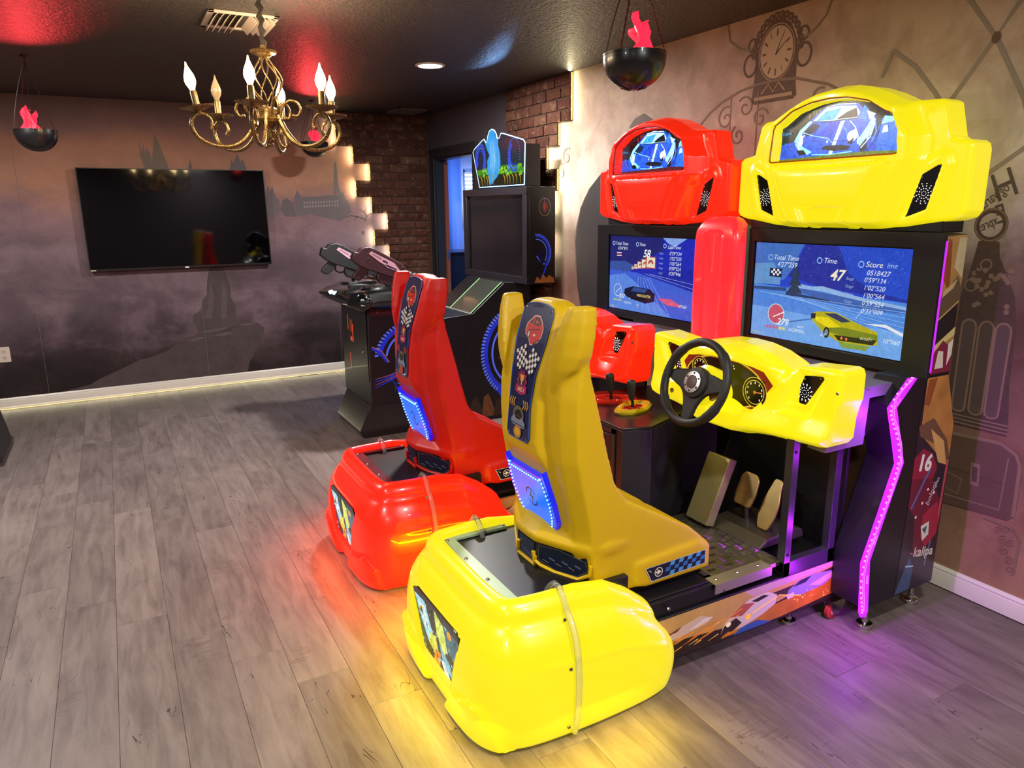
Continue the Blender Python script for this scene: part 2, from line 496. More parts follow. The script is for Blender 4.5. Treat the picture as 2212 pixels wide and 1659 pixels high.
# warm led tape tucked along the stepped brick edges, shining over the wallpaper
def tape(label, boxes):
    T_ = thing('led_tape', label, 'light strip', boxes[0][0], 'light tapes hidden along brick edges')
    for p, q in boxes: obj('tape_segment', MB().box(p, q), M_LED, T_)
    return T_
TB = tape('yellow light tape tucked under the stepped brick edge beside the television mural', [((e + .003, DY - .014, a + .004), (e + .012, DY - .005, min(b, CH) - .004)) for a, b, e in BSTEPS[:8]])
TR = tape('yellow light tape tucked under the stepped brick edge beside the clock mural', [((DX - .014, e + .003, a + .004), (DX - .005, e + .012, min(b, CH) - .004)) for a, b, e in RSTEPS[:8]])

def tape_lamp(parent, p, d, length, along, e):
    L = bpy.data.lights.new('tape_lamp', 'AREA'); L.shape = 'RECTANGLE'; L.size = length; L.size_y = .012; L.energy = e; L.color = (1.0, .90, .55)
    lo = bpy.data.objects.new('tape_lamp', L); COL.objects.link(lo); lo.parent = parent
    d = Vector(d).normalized(); x = Vector(along).normalized(); z = -d; y = z.cross(x)
    M = Matrix((x, y, z)).transposed().to_4x4(); M.translation = Vector(p) - ORG.get(parent, Vector((0, 0, 0))); lo.matrix_basis = M
for a, b, e in BSTEPS[:8]:
    b = min(b, CH); tape_lamp(TB, (e - .002, DY - .034, (a + b) / 2), (-1, .38, 0), b - a, (0, 0, 1), 2.4 * (b - a))
for a, b, e in RSTEPS[:8]:
    b = min(b, CH); tape_lamp(TR, (DX - .034, e - .002, (a + b) / 2), (.38, -1, 0), b - a, (0, 0, 1), 2.4 * (b - a))

# ---------------------------------------------------------------- baseboards
BP = [(0, 0), (.014, 0), (.014, .062), (.011, .070), (.012, .076), (.006, .088), (0, .088)]
def baseboard(name, fr_of, a, b):
    mb = MB(); mb.loft([[fr_of(a, d, z) for d, z in BP], [fr_of(b, d, z) for d, z in BP]])
    return structure(name, mb, M_TRIMW, smooth=30)
baseboard('baseboard_back', lambda t, d, z: (t, DY - d, z + .006), XL, 2.26)
baseboard('baseboard_right', lambda t, d, z: (DX - d, t, z + .006), YF, 4.6)
ml = MB().box((XL, DY - .013, .0012), (2.26, DY - .009, .0052))
o = obj('led_tape', ml, PL('#fff2b0', .4, emit='#fff08a', estr=.9, name='floor led tape')); setp(o, 'yellow light tape glowing under the white skirting below the television', 'light strip')
tape_lamp(o, ((XL + 2.26) / 2, DY - .017, .03), (0, -1, -.5), 2.26 - XL, (1, 0, 0), 2.4)

# ---------------------------------------------------------------- doorway and the blue-lit room behind it
t1 = MB().box((DX - .018, OY1, 0), (DX, OY1 + .085, OZ + .085)).box((DX - .018, OY0 - .085, 0), (DX, OY0, OZ + .085)).box((DX - .018, OY0, OZ), (DX, OY1, OZ + .085))
t1.box((DX - .024, OY1 + .05, 0), (DX - .018, OY1 + .085, OZ + .085)).box((DX - .024, OY0 - .085, OZ + .05), (DX - .018, OY1 + .085, OZ + .085))
structure('trim_1', t1, M_CASING, bevel=.003)
jb = MB().box((DX, OY1 - .016, 0), (DX + .075, OY1, OZ)).box((DX, OY0, OZ - .016), (DX + .12, OY1, OZ)).box((DX, OY0, 0), (DX + .12, OY0 + .016, OZ))
structure('trim_2', jb, M_CASING)
door = structure('door_1', MB().box((DX + .08, OY1 - .034, .01), (DX + .118, OY1 - .001, OZ - .02)), PL('#8a4a30', .5, tex=.15, tscale=25))
structure('hinge', MB().box((DX + .084, OY1 - .037, 1.06), (DX + .112, OY1 - .034, 1.15)).tube([(DX + .081, OY1 - .037, 1.055), (DX + .081, OY1 - .037, 1.155)], .006, 8), M_STEEL, door)
BYF = 8.25
structure('wall_beyond', MB().box((DX + .12, BYF, 0), (5.2, BYF + .06, CH)).box((5.14, 5.2, 0), (5.2, BYF, CH)).box((DX + .12, 5.1, 0), (5.2, 5.2, CH)).box((DX + .12, 5.2, CH), (5.2, BYF, CH + .06)), PL('#b9bdc6', .7))
cur = []
for row in (0.05, 2.38):
    cur.append([(2.99 + i * .012, BYF - .09 + .022 * sin(i * .55) + .012 * sin(i * .21), row) for i in range(66)])
o = obj('curtain', MB().grid(cur), PL('#b4c2e4', .8), smooth=60); setp(o, 'pale blue lit curtain seen through the open doorway', 'curtain')
o.modifiers.new('thick', 'SOLIDIFY').thickness = .006
win = structure('window_1', MB().box((3.79, BYF - .14, 1.42), (4.14, BYF - .12, 1.45)).box((3.79, BYF - .14, 1.98), (4.14, BYF - .12, 2.02)).box((3.79, BYF - .14, 1.42), (3.805, BYF - .12, 2.0)).box((4.11, BYF - .14, 1.42), (4.14, BYF - .12, 2.0)), M_TRIMW)
for i in range(11):
    structure('blind_slat', MB().box((3.805, BYF - .15, 1.47 + i * .046), (4.11, BYF - .125, 1.498 + i * .046)), PL('#f4f8ff', .5, emit='#dfeaff', estr=2.2, name='daylit slat'), win)  # daylight on the slats is put in as emission
t = thing('dresser', 'dark low dresser standing in the blue lit room beyond the doorway', 'dresser', (3.5, 7.7, 0))
obj('carcass', MB().box((3.06, 7.55, 0), (3.9, 7.95, 1.06)), PL('#17181d', .4), t, bevel=.006)
obj('top', MB().box((3.04, 7.53, 1.06), (3.92, 7.97, 1.085)), PL('#202127', .3), t, bevel=.004)
o = obj('wall_monitor', MB().box((2.995, 7.90, 1.16), (3.115, 7.93, 1.86)).box((3.01, 7.93, 1.4), (3.05, BYF - .13, 1.5)), M_BLACKG, bevel=.004); setp(o, 'thin black screen edge seen through the doorway', 'screen')
L = bpy.data.lights.new('blue_room_light', 'AREA'); L.energy = 60; L.color = (.12, .30, 1.0); L.size = .8
lo = bpy.data.objects.new('blue_room_light', L); COL.objects.link(lo); lo.location = (3.9, 6.9, 2.38)

# ---------------------------------------------------------------- wallpaper motifs (flat print)
fb = FR((0, DY, 0), (1, 0, 0), (0, 0, 1))
A = Art(fb, .0004)
k1, k2, k3 = PL('#857467', .7), PL('#74686b', .7), PL('#46393a', .7, tex=.5, tscale=11)
k4, k5 = PL('#5e4f4e', .7, tex=.4, tscale=25), PL('#a09092', .7)
A.poly([(.371, 1.87), (.436, 2.199), (.523, 1.87)], k1)
A.poly([(.34, 1.87), (.306, 1.994), (.31, 2.14), (.324, 2.02), (.336, 2.104), (.352, 2.02), (.364, 2.076), (.39, 1.996), (.372, 1.87)], k1)
for (a, b, c) in ((.43, 1.94, 2), (.45, 1.97, 2), (.465, 1.93, 2)): A.disc(a, b, .004, .006, k5, 8)
A.poly([(.995, 1.9), (1.022, 2.002), (1.033, 1.963), (1.072, 2.042), (1.096, 1.972), (1.114, 2.004), (1.142, 1.9)], k2)
A.poly([(.66, 1.9), (.683, 1.985), (.70, 1.9)], k2)
A.poly([(1.27, 1.56), (1.296, 1.737), (1.311, 1.777), (1.322, 1.717), (1.347, 1.769), (1.371, 1.664), (1.395, 1.656), (1.40, 1.533), (1.34, 1.49), (1.285, 1.50)], k2)
A.poly([(1.40, 1.56), (1.43, 1.65), (1.47, 1.66), (1.52, 1.62), (1.54, 1.50), (1.44, 1.50)], PL('#6c6063', .7))
A.poly([(1.535, 1.50), (1.537, 1.676), (1.567, 1.733), (1.599, 1.672), (1.766, 1.680), (1.964, 1.70), (1.992, 1.722), (2.012, 1.66), (2.05, 1.60), (2.06, 1.53), (1.95, 1.45), (1.796, 1.486), (1.66, 1.52)], k2)
A.poly([(1.90, 1.70), (1.925, 1.99), (1.945, 1.99), (1.955, 1.75), (1.99, 1.70)], PL('#7b6c66', .7))
for r_ in range(2):
    for i in range(13):
        A.rect(1.615 + i * .026, 1.575 + r_ * .035 + i * .001, 1.628 + i * .026, 1.597 + r_ * .035 + i * .001, k5)
A.poly([(-.55, .09), (-.30, .13), (-.213, .173), (-.162, .195), (-.014, .252), (.096, .301), (.20, .32), (.33, .363), (.40, .41), (.474, .441), (.55, .47), (.603, .504), (.70, .515), (.78, .535), (.905, .537), (.951, .559), (1.03, .56), (1.113, .545), (1.166, .493), (1.15, .42), (1.127, .379), (1.06, .27), (1.006, .184), (.981, .09)], k3)
for pts in ([(.62, .50), (.74, .53), (.86, .525), (.80, .505), (.70, .495)], [(.93, .545), (1.05, .55), (1.10, .53), (.98, .53)], [(.5, .43), (.6, .46), (.66, .45), (.56, .425)], [(.72, .46), (.84, .485), (.9, .47), (.8, .45)]):
    A.poly(pts, k4)
# plain craggy rock outcrop
A.poly([(.60, .505), (.56, .60), (.575, .66), (.64, .70), (.66, .79), (.70, .83), (.715, .95), (.745, 1.06), (.80, 1.12), (.86, 1.09), (.885, .98), (.905, .90), (.90, .80), (.935, .72), (.925, .60), (.95, .54)], PL('#4b3d3f', .7, tex=.4, tscale=12))
for pts in ([(.66, .62), (.70, .72), (.74, .95), (.76, .80), (.72, .62)], [(.80, .60), (.82, .80), (.85, .97), (.87, .80), (.85, .62)]):
    A.poly(pts, PL('#584a4b', .7, tex=.3, tscale=25))
for pts in ([(.10, .30), (.03, .38)], [(.36, .37), (.30, .47)], [(.42, .41), (.34, .50)], [(.44, .43), (.37, .51)], [(.06, .29), (.0, .33)]):
    A.line(pts, [.006, .001], k3)
for pts in ([(2.19, 1.44), (2.21, 1.49), (2.19, 1.53), (2.14, 1.56)], [(2.21, 1.49), (2.25, 1.52), (2.29, 1.52)], [(2.19, 1.53), (2.21, 1.57)], [(2.20, 1.46), (2.12, 1.49), (2.05, 1.50), (1.99, 1.48)], [(2.12, 1.49), (2.08, 1.45)]):
    A.line(pts, [.007] * (len(pts) - 1) + [.002], PL('#4a4340', .7))
A.disc(2.165, 1.335, .018, .02, PL('#5c5254', .7), 10)
for a, b in ((1.887, 1.878), (-.571, -.596), (.65, .65)): A.line([(a, 2.44), (b, .1)], .0015, PL('#8b7a76', .7))
A.build('wallpaper_print', wall_back)

fr_r = FR((DX, 0, 0), (0, -1, 0), (0, 0, 1))
A = Art(fr_r, .0004)
c1, c2, c3, c4 = PL('#5e4433', .7, tex=.25, tscale=40), PL('#a98d72', .7), PL('#7d6654', .7), PL('#8b7563', .7)
Y = lambda pts: [(-y, z) for y, z in pts]
A.poly(Y([(2.75, 2.20), (2.757, 2.10), (2.765, 2.05), (2.745, 2.035), (2.51, 2.035), (2.49, 2.05), (2.50, 2.10), (2.505, 2.283), (2.55, 2.37), (2.6, 2.40), (2.66, 2.40), (2.725, 2.34), (2.748, 2.27)]), c1)
for i in range(16):
    a = pi * i / 15; A.disc(-2.625 + .135 * cos(a) * 1.02, 2.262 + .155 * sin(a), .018, .018, c1, 10); A.disc(-2.625 + .135 * cos(a) * 1.02, 2.262 + .155 * sin(a), .008, .008, c3, 8)
for sg in (-1, 1):
    A.ring(-2.625 + sg * .16, 2.22, .045, .055, .012, c1); A.ring(-2.625 + sg * .15, 2.31, .032, .034, .01, c1)
A.disc(-2.625, 2.255, .108, .127, c2); A.ring(-2.625, 2.255, .104, .122, .006, c1); A.disc(-2.625, 2.255, .094, .112, PL('#b89c7e', .7))
for i in range(12):
    a = pi / 2 - i * pi / 6; w = .004 if i in (1, 5, 11) else .009
    A.line([(-2.625 + .062 * cos(a), 2.255 + .072 * sin(a)), (-2.625 + .086 * cos(a), 2.255 + .103 * sin(a))], w, c1)
A.line([(-2.63, 2.245), (-2.59, 2.33)], [.007, .002], PL('#3d2b20', .7)); A.line([(-2.63, 2.245), (-2.575, 2.295)], [.008, .003], PL('#3d2b20', .7))
A.rect(-2.745, 2.052, -2.515, 2.068, c2); A.line([(-2.70, 2.08), (-2.66, 2.12), (-2.63, 2.08), (-2.60, 2.12), (-2.56, 2.08)], .008, c2)
def spiral(cx, cy, r0, turns, a0, m, w=.008, dirn=1):
    A.line([(cx + r0 * (1 - .85 * i / 40) * cos(a0 + dirn * turns * 2 * pi * i / 40), cy + r0 * (1 - .85 * i / 40) * sin(a0 + dirn * turns * 2 * pi * i / 40)) for i in range(41)], w, m)
ar = [(3.14, 1.96), (3.05, 2.03), (2.963, 2.075), (2.838, 2.112), (2.719, 2.128), (2.60, 2.13), (2.498, 2.122), (2.318, 2.07), (2.15, 1.98)]
A.line(Y(ar), .012, c3)
for cx, cy, r_, a0, d_ in ((-2.93, 1.99, .06, 1.2, 1), (-2.80, 2.03, .055, 2.5, -1), (-2.70, 1.97, .05, .3, 1), (-2.98, 1.90, .045, 4, -1), (-2.36, 2.02, .045, 1, 1), (-2.84, 1.90, .05, 2, 1)):
    spiral(cx, cy, r_, 1.3, a0, c3, .009, d_)
for y0 in (2.90, 2.72): A.line(Y([(y0, 2.10), (y0, 1.7)]), .006, c4)
for q in ([(1.753, 2.30), (1.625, 2.13), (1.558, 2.235), (1.5, 2.33)], [(1.625, 2.13), (1.773, 1.914), (1.9, 1.75)], [(1.618, 2.121), (1.5, 1.912), (1.46, 1.80)], [(2.021, 2.154), (1.92, 2.08), (1.825, 1.97), (1.704, 1.79), (1.66, 1.70)], [(2.021, 2.154), (2.06, 2.06)], [(1.66, 1.605), (1.476, 1.74), (1.36, 1.82)]):
    A.line(Y(q), .016, PL('#85766a', .7))
A.disc(-1.622, 2.128, .016, .02, c1)
A.line(Y([(2.95, 2.44), (2.93, 2.36), (2.86, 2.31), (2.78, 2.29)]), .010, c3); A.line(Y([(2.33, 2.44), (2.36, 2.36), (2.42, 2.31), (2.47, 2.29)]), .010, c3)
ink = PL('#4b3d35', .7)
A.text('H', .15, -1.462, 1.590, ink, mirror=True, rot=.42, sx=.8); A.text('ogwarts', .056, -1.498, 1.602, ink, mirror=True, rot=.70, sx=.62)
A.text('E', .098, -1.490, 1.492, ink, mirror=True, rot=.35, sx=.75); A.text('xpress', .052, -1.522, 1.480, ink, mirror=True, rot=.45, sx=.62)
# lantern
d1, d2, d3 = PL('#4d382f', .7, tex=.3, tscale=50), PL('#7f6350', .7), PL('#5d453a', .7)
A.ring(-1.548, 1.475, .060, .062, .018, d1); A.ring(-1.548, 1.475, .058, .060, .005, d2)
A.poly(Y([(1.584, 1.416), (1.51, 1.416), (1.502, 1.361), (1.468, 1.30), (1.43, 1.22), (1.413, 1.123), (1.402, .882), (1.385, .74), (1.385, .70), (1.62, .70), (1.625, .74), (1.615, 1.097), (1.62, 1.205), (1.60, 1.30)]), d1)
for i in range(26):
    r2 = random.Random(i); A.disc(-1.545 + r2.uniform(-.06, .10), 1.22 + r2.uniform(-.06, .10), .010, .010, d2, 8); A.disc(-1.545 + r2.uniform(-.05, .09), 1.22 + r2.uniform(-.06, .1), .006, .006, d1, 6)
A.ring(-1.545, 1.33, .022, .022, .006, d2); A.ring(-1.59, 1.25, .025, .025, .006, d2)
for yb in (1.575, 1.51, 1.45):
    pts = [(-yb - .025, .775), (-yb - .027, 1.09)] + [(-yb + .027 * cos(pi - a * pi / 8), 1.09 + .03 * sin(a * pi / 8)) for a in range(1, 9)] + [(-yb + .025, .775)] + [(-yb + .025 * cos(-a * pi / 6), .775 - .02 * sin(a * pi / 6)) for a in range(1, 6)]
    A.poly(pts, PL('#56423b', .7)); A.line(pts, .008, d2, True)
for zq in (.74, .725, .71): A.line([(-1.625, zq), (-1.38, zq)], .006, d2)
# travel case
A.poly(Y([(1.64, .66), (1.40, .67), (1.34, .64), (1.322, .60), (1.318, .40), (1.335, .38), (1.64, .36)]), PL('#5d4334', .7, tex=.2, tscale=20))
A.line(Y([(1.64, .66), (1.40, .67), (1.34, .64), (1.322, .60), (1.318, .40)]), .014, d2); A.line(Y([(1.64, .52), (1.36, .515)]), .006, d1); A.line(Y([(1.64, .40), (1.37, .41), (1.365, .62)]), .006, d2)
A.poly(Y([(1.495, .565), (1.46, .565), (1.455, .475), (1.49, .475)]), d2); A.poly(Y([(1.487, .55), (1.467, .55), (1.464, .49), (1.482, .49)]), d1)
A.line(Y([(1.60, .50), (1.52, .485), (1.53, .42), (1.61, .44)]), .005, d2, True)
for i, (y0, z0) in enumerate(((1.36, .33), (1.34, .30), (1.33, .26), (1.315, .30), (1.31, .23), (1.30, .19), (1.335, .345))): spiral(-y0, z0, .018, 1.4, i, d2, .004)
A.line(Y([(1.42, .36), (1.31, .355), (1.282, .32), (1.285, .19)]), .006, d2)
# dark locomotive front
A.poly(Y([(4.025, 1.762), (4.145, 1.680), (4.21, 1.61), (4.253, 1.548), (4.30, 1.43), (4.317, 1.327), (4.31, 1.18), (4.285, 1.02), (4.195, .75), (3.5, .75), (3.5, 1.80), (3.9, 1.80)]), PL('#251d1f', .6, tex=.3, tscale=8))
A.line(Y([(4.145, 1.680), (4.253, 1.548), (4.317, 1.327), (4.285, 1.02)]), .006, d3)
A.line(Y([(4.0, 1.36), (3.8, 1.38)]), .012, d3); A.line(Y([(4.0, 1.13), (3.8, 1.12)]), .012, d3)
A.poly(Y([(3.73, 2.03), (3.725, 1.80), (3.50, 1.80), (3.5, 2.04), (3.6, 2.09), (3.68, 2.07)]), PL('#5e4d49', .7, tex=.35, tscale=18))
for cx, cy in ((-4.43, 1.90), (-4.50, 1.80)): spiral(cx, cy, .06, 1.2, 1, PL('#8d8079', .7), .012)
A.build('wallpaper_print', wall_right)
# ================================================================ racing machines
def glow_plastic(name, base, emit, s):
    t = NT(name); t.set(color=lin(base), rough=.28, coat=.7, coatr=.04, emit=lin(emit), estr=s, spec=.5); return t.m
def seat_plastic(name, base):
    t = NT(name); t.set(color=lin(base), rough=.42, spec=.4); t.bump(t.noise(t.pos(), 400, 2, .5), .06, .002); return t.m
def m_tread():
    t = NT('tread plate steel'); t.set(color=lin('#8d8a7a'), metal=.9, rough=.34); return t.m
M_TREAD = m_tread()
M_CLEAR = None
def m_clear():
    t = NT('clear vinyl tube'); t.set(color=(1, 1, 1, 1), rough=.06, trans=.85, ior=1.4, spec=.6); return t.m
M_CLEAR = m_clear()
M_NAVY = PL('#161c46', .3, coat=.3, name='navy sticker')
M_PURPLE = PL('#5a0a90', .25, emit='#a01cff', estr=2.0, name='violet edge-lit acrylic')
M_PINK = PL('#e060ff', .3, emit='#f070ff', estr=2.2, name='violet diode')
M_PEDAL = PL('#b9a06a', .28, 1.0, name='worn pedal metal', tex=.25, tscale=18)
M_RUBBER = PL('#1b1917', .55, name='moulded black rubber')
M_SPACER = PL('#9fb48a', .35, name='pale green acrylic lip')

def rounded(pts, r, n=4):
    out = []; P = [Vector(p) for p in pts]; m = len(P)
    for i, p in enumerate(P):
        a, b = P[i - 1], P[(i + 1) % m]
        da, db = (a - p), (b - p); q = min(r, da.length * .45, db.length * .45)
        s, e = p + da.normalized() * q, p + db.normalized() * q
        for k in range(n + 1):
            t = k / n; out.append(tuple((1 - t) ** 2 * s + 2 * t * (1 - t) * p + t * t * e))
    return out

def shell_surface(us, nv, topf, botf, depth, fr, back):
    """moulded shell: columns over u between botf(u) and topf(u), pushed out by depth(u,v), with a skirt going back"""
    rows = []
    for j in range(nv + 1):
        t = j / nv; t = .5 - .5 * cos(pi * t) if 0 else t
        rows.append([(u, botf(u) + (topf(u) - botf(u)) * t) for u in us])
    mb = MB(); nu = len(us)
    P = [[fr(u, v, depth(u, v)) for u, v in r] for r in rows]
    mb.grid(P)
    loop = [rows[0][i] for i in range(nu)] + [rows[j][-1] for j in range(1, nv + 1)] + [rows[-1][i] for i in range(nu - 2, -1, -1)] + [rows[j][0] for j in range(nv - 1, 0, -1)]
    k = len(loop)
    r0 = [fr(u, v, depth(u, v)) for u, v in loop]; r1 = [fr(u, v, -back) for u, v in loop]
    mb.loft([r0, r1], True, False)
    o = len(mb.v) - k; mb.f.append(tuple(range(o, o + k))); mb.mi.append(0)
    return mb

def in_poly(pts, x, y):
    c = False; j = len(pts) - 1
    for i in range(len(pts)):
        xi, yi = pts[i]; xj, yj = pts[j]
        if (yi > y) != (yj > y) and x < (xj - xi) * (y - yi) / (yj - yi) + xi: c = not c
        j = i
    return c
def poly_dist(pts, x, y):
    best = 9
    for (x0, y0), (x1, y1) in zip(pts, pts[1:] + pts[:1]):
        dx, dy = x1 - x0, y1 - y0; L = dx * dx + dy * dy or 1e-9
        t = max(0, min(1, ((x - x0) * dx + (y - y0) * dy) / L)); best = min(best, (x - x0 - t * dx) ** 2 + (y - y0 - t * dy) ** 2)
    d = sqrt(best)
    return -d if in_poly(pts, x, y) else d

WIN = [(-.262, 1.722), (-.258, 1.858), (-.232, 1.868), (-.165, 1.909), (-.08, 1.93), (0, 1.935), (.08, 1.93), (.165, 1.909), (.232, 1.868), (.258, 1.858), (.285, 1.80), (.292, 1.722)]
HLR = [(.405, 1.692), (.41, 1.680), (.372, 1.534), (.29, 1.503), (.336, 1.654)]
HLL = [(-x, z) for x, z in reversed(HLR)]
NOSE = [(-.105, 1.546), (.105, 1.546), (.06, 1.462), (-.06, 1.462)]

def header_mesh(fr):
    TOP = [(0, 1.985), (.06, 1.981), (.12, 1.966), (.18, 1.942), (.24, 1.912), (.275, 1.9), (.375, 1.895), (.392, 1.885), (.42, 1.775), (.432, 1.765), (.485, 1.756), (.499, 1.745), (.505, 1.725)]
    BOT = [(0, 1.462), (.105, 1.462), (.118, 1.468), (.13, 1.463), (.2, 1.464), (.30, 1.475), (.46, 1.498), (.49, 1.508), (.505, 1.53)]
    us = sorted(set([round(-.505 + 1.01 * i / 190, 4) for i in range(191)] + [s * q for s in (-1, 1) for q in (.375, .38, .385, .392, .398, .405, .412, .42, .426, .499)]))
    topf = lambda u: lerp_tab(TOP, abs(u)); botf = lambda u: lerp_tab(BOT, abs(u))
    def depth(u, v):
        a = abs(u)
        e = min(topf(u) - v, v - botf(u), .505 - a)
        d = .018 * sqrt(max(0, 1 - (1 - min(1, e / .018)) ** 2))
        body = [(0, 0)]
        # car body in front of the flat side flange
        wb = lerp_tab([(1.46, .235), (1.52, .262), (1.65, .315), (1.70, .345), (1.78, .345), (1.86, .30), (1.99, .27)], v)
        d += .070 * ss(wb + .018, wb - .045, a) * ss(0, .03, e)
        # bonnet crown between the lamps
        wh = lerp_tab([(1.46, .14), (1.55, .18), (1.70, .25), (1.72, .27)], v)
        d += .022 * ss(wh + .02, wh - .03, a) * ss(1.715, 1.69, v) * ss(0, .03, e)
        d += .012 * (1 - (a / .3) ** 2 if a < .3 else 0) * ss(1.46, 1.6, v) * ss(1.72, 1.66, v)
        # rolled hood rim round the window
        wd = poly_dist(WIN, u, v)
        if v > 1.70: d += .020 * ss(.075, .03, abs(wd)) * (1 if wd > 0 else 0) * ss(.34, .29, a)
        d -= .040 * ss(.006, -.008, wd)
        for H in (HLR, HLL):
            hd = poly_dist(H, u, v)
            if hd < .05: d += .010 * ss(.05, .012, hd) - .020 * ss(.004, -.006, hd)
        nd = poly_dist(NOSE, u, v)
        d -= .014 * ss(.008, -.008, nd)
        return d
    return shell_surface(us, 120, topf, botf, depth, fr, .085), depth

DWR = [(.250, .858), (.350, .855), (.412, 1.005), (.30, 1.005)]
DHR = [(.383, 1.000), (.388, .990), (.326, .890), (.256, .882), (.312, .990)]
DHL = [(-x, z) for x, z in reversed(DHR)]
CLU = [(-.215, .955), (-.19, .985), (-.08, 1.003), (0, 1.006), (.08, 1.003), (.19, .985), (.235, .945), (.15, .838), (.10, .828), (-.10, .828), (-.15, .838)]
def dash_mesh(fr):
    TOP = [(0, 1.062), (.08, 1.058), (.16, 1.042), (.23, 1.015), (.262, .998), (.285, 1.008), (.30, 1.022), (.44, 1.035), (.458, 1.03), (.466, 1.012)]
    BOT = [(0, .722), (.08, .722), (.13, .735), (.2, .745), (.40, .758), (.425, .764), (.445, .79), (.448, .86), (.455, .895), (.466, .93)]
    us = sorted(set([round(-.466 + .932 * i / 170, 4) for i in range(171)] + [s * q for s in (-1, 1) for q in (.262, .285, .292, .30, .43, .44, .445, .448, .452, .458)]))
    topf = lambda u: lerp_tab(TOP, abs(u)); botf = lambda u: lerp_tab(BOT, abs(u))
    def depth(u, v):
        a = abs(u); e = min(topf(u) - v, v - botf(u), .466 - a)
        d = .022 * sqrt(max(0, 1 - (1 - min(1, e / .022)) ** 2))
        d += .075 * ss(.36, .05, a) * ss(0, .05, e)
        d += .035 * ss(.25, .21, a) * ss(.05, .012, topf(u) - v) * ss(0, .012, topf(u) - v)
        d += .03 * ss(.88, .78, v) * ss(0, .03, e)
        w = poly_dist(DWR, a, v)
        d -= .020 * ss(.014, -.012, w)
        c = poly_dist(CLU, u, v); d -= .035 * ss(.008, -.008, c)
        h = poly_dist(DHR, a, v); d -= .008 * ss(.004, -.006, h)
        return d
    return shell_surface(us, 96, topf, botf, depth, fr, .10), depth

def lamp_plate(name, pts, fr, d, centre, parent, holes_r=.034):
    o = obj(name, MB().prism(pts, fr, d, d + .003), M_BLACKG, parent)
    a = MB(); c = centre
    for rr, n in ((.008, 8), (.017, 12), (.026, 12), (holes_r, 12)):
        for i in range(n):
            q = 2 * pi * i / n + (.13 if n == 8 else 0) + rr * 9
            u, v = c[0] + rr * cos(q), c[1] + rr * sin(q)
            if not in_poly(pts, u, v): continue
            s = .0017 if rr > .01 else .0011
            a.prism([(u + s * cos(k * pi / 3), v + s * sin(k * pi / 3)) for k in range(6)], fr, d + .0025, d + .0038)
    obj('pinhole_lights', a, PL('#ffffff', .4, emit='#f4f8ff', estr=1.6, name='white pinhole lights'), o, kind='stuff')
    for u, v in (pts[0], pts[-1], pts[3]):
        w = Vector((c[0] - u, c[1] - v)).normalized() * .012
        obj('screw', MB().lathe([(0, 0), (.004, 0), (.003, .002), (0, .0025)], fr(u + w.x, v + w.y, d + .003), (-1, 0, 0), 8), M_SCREW, o)
    return o

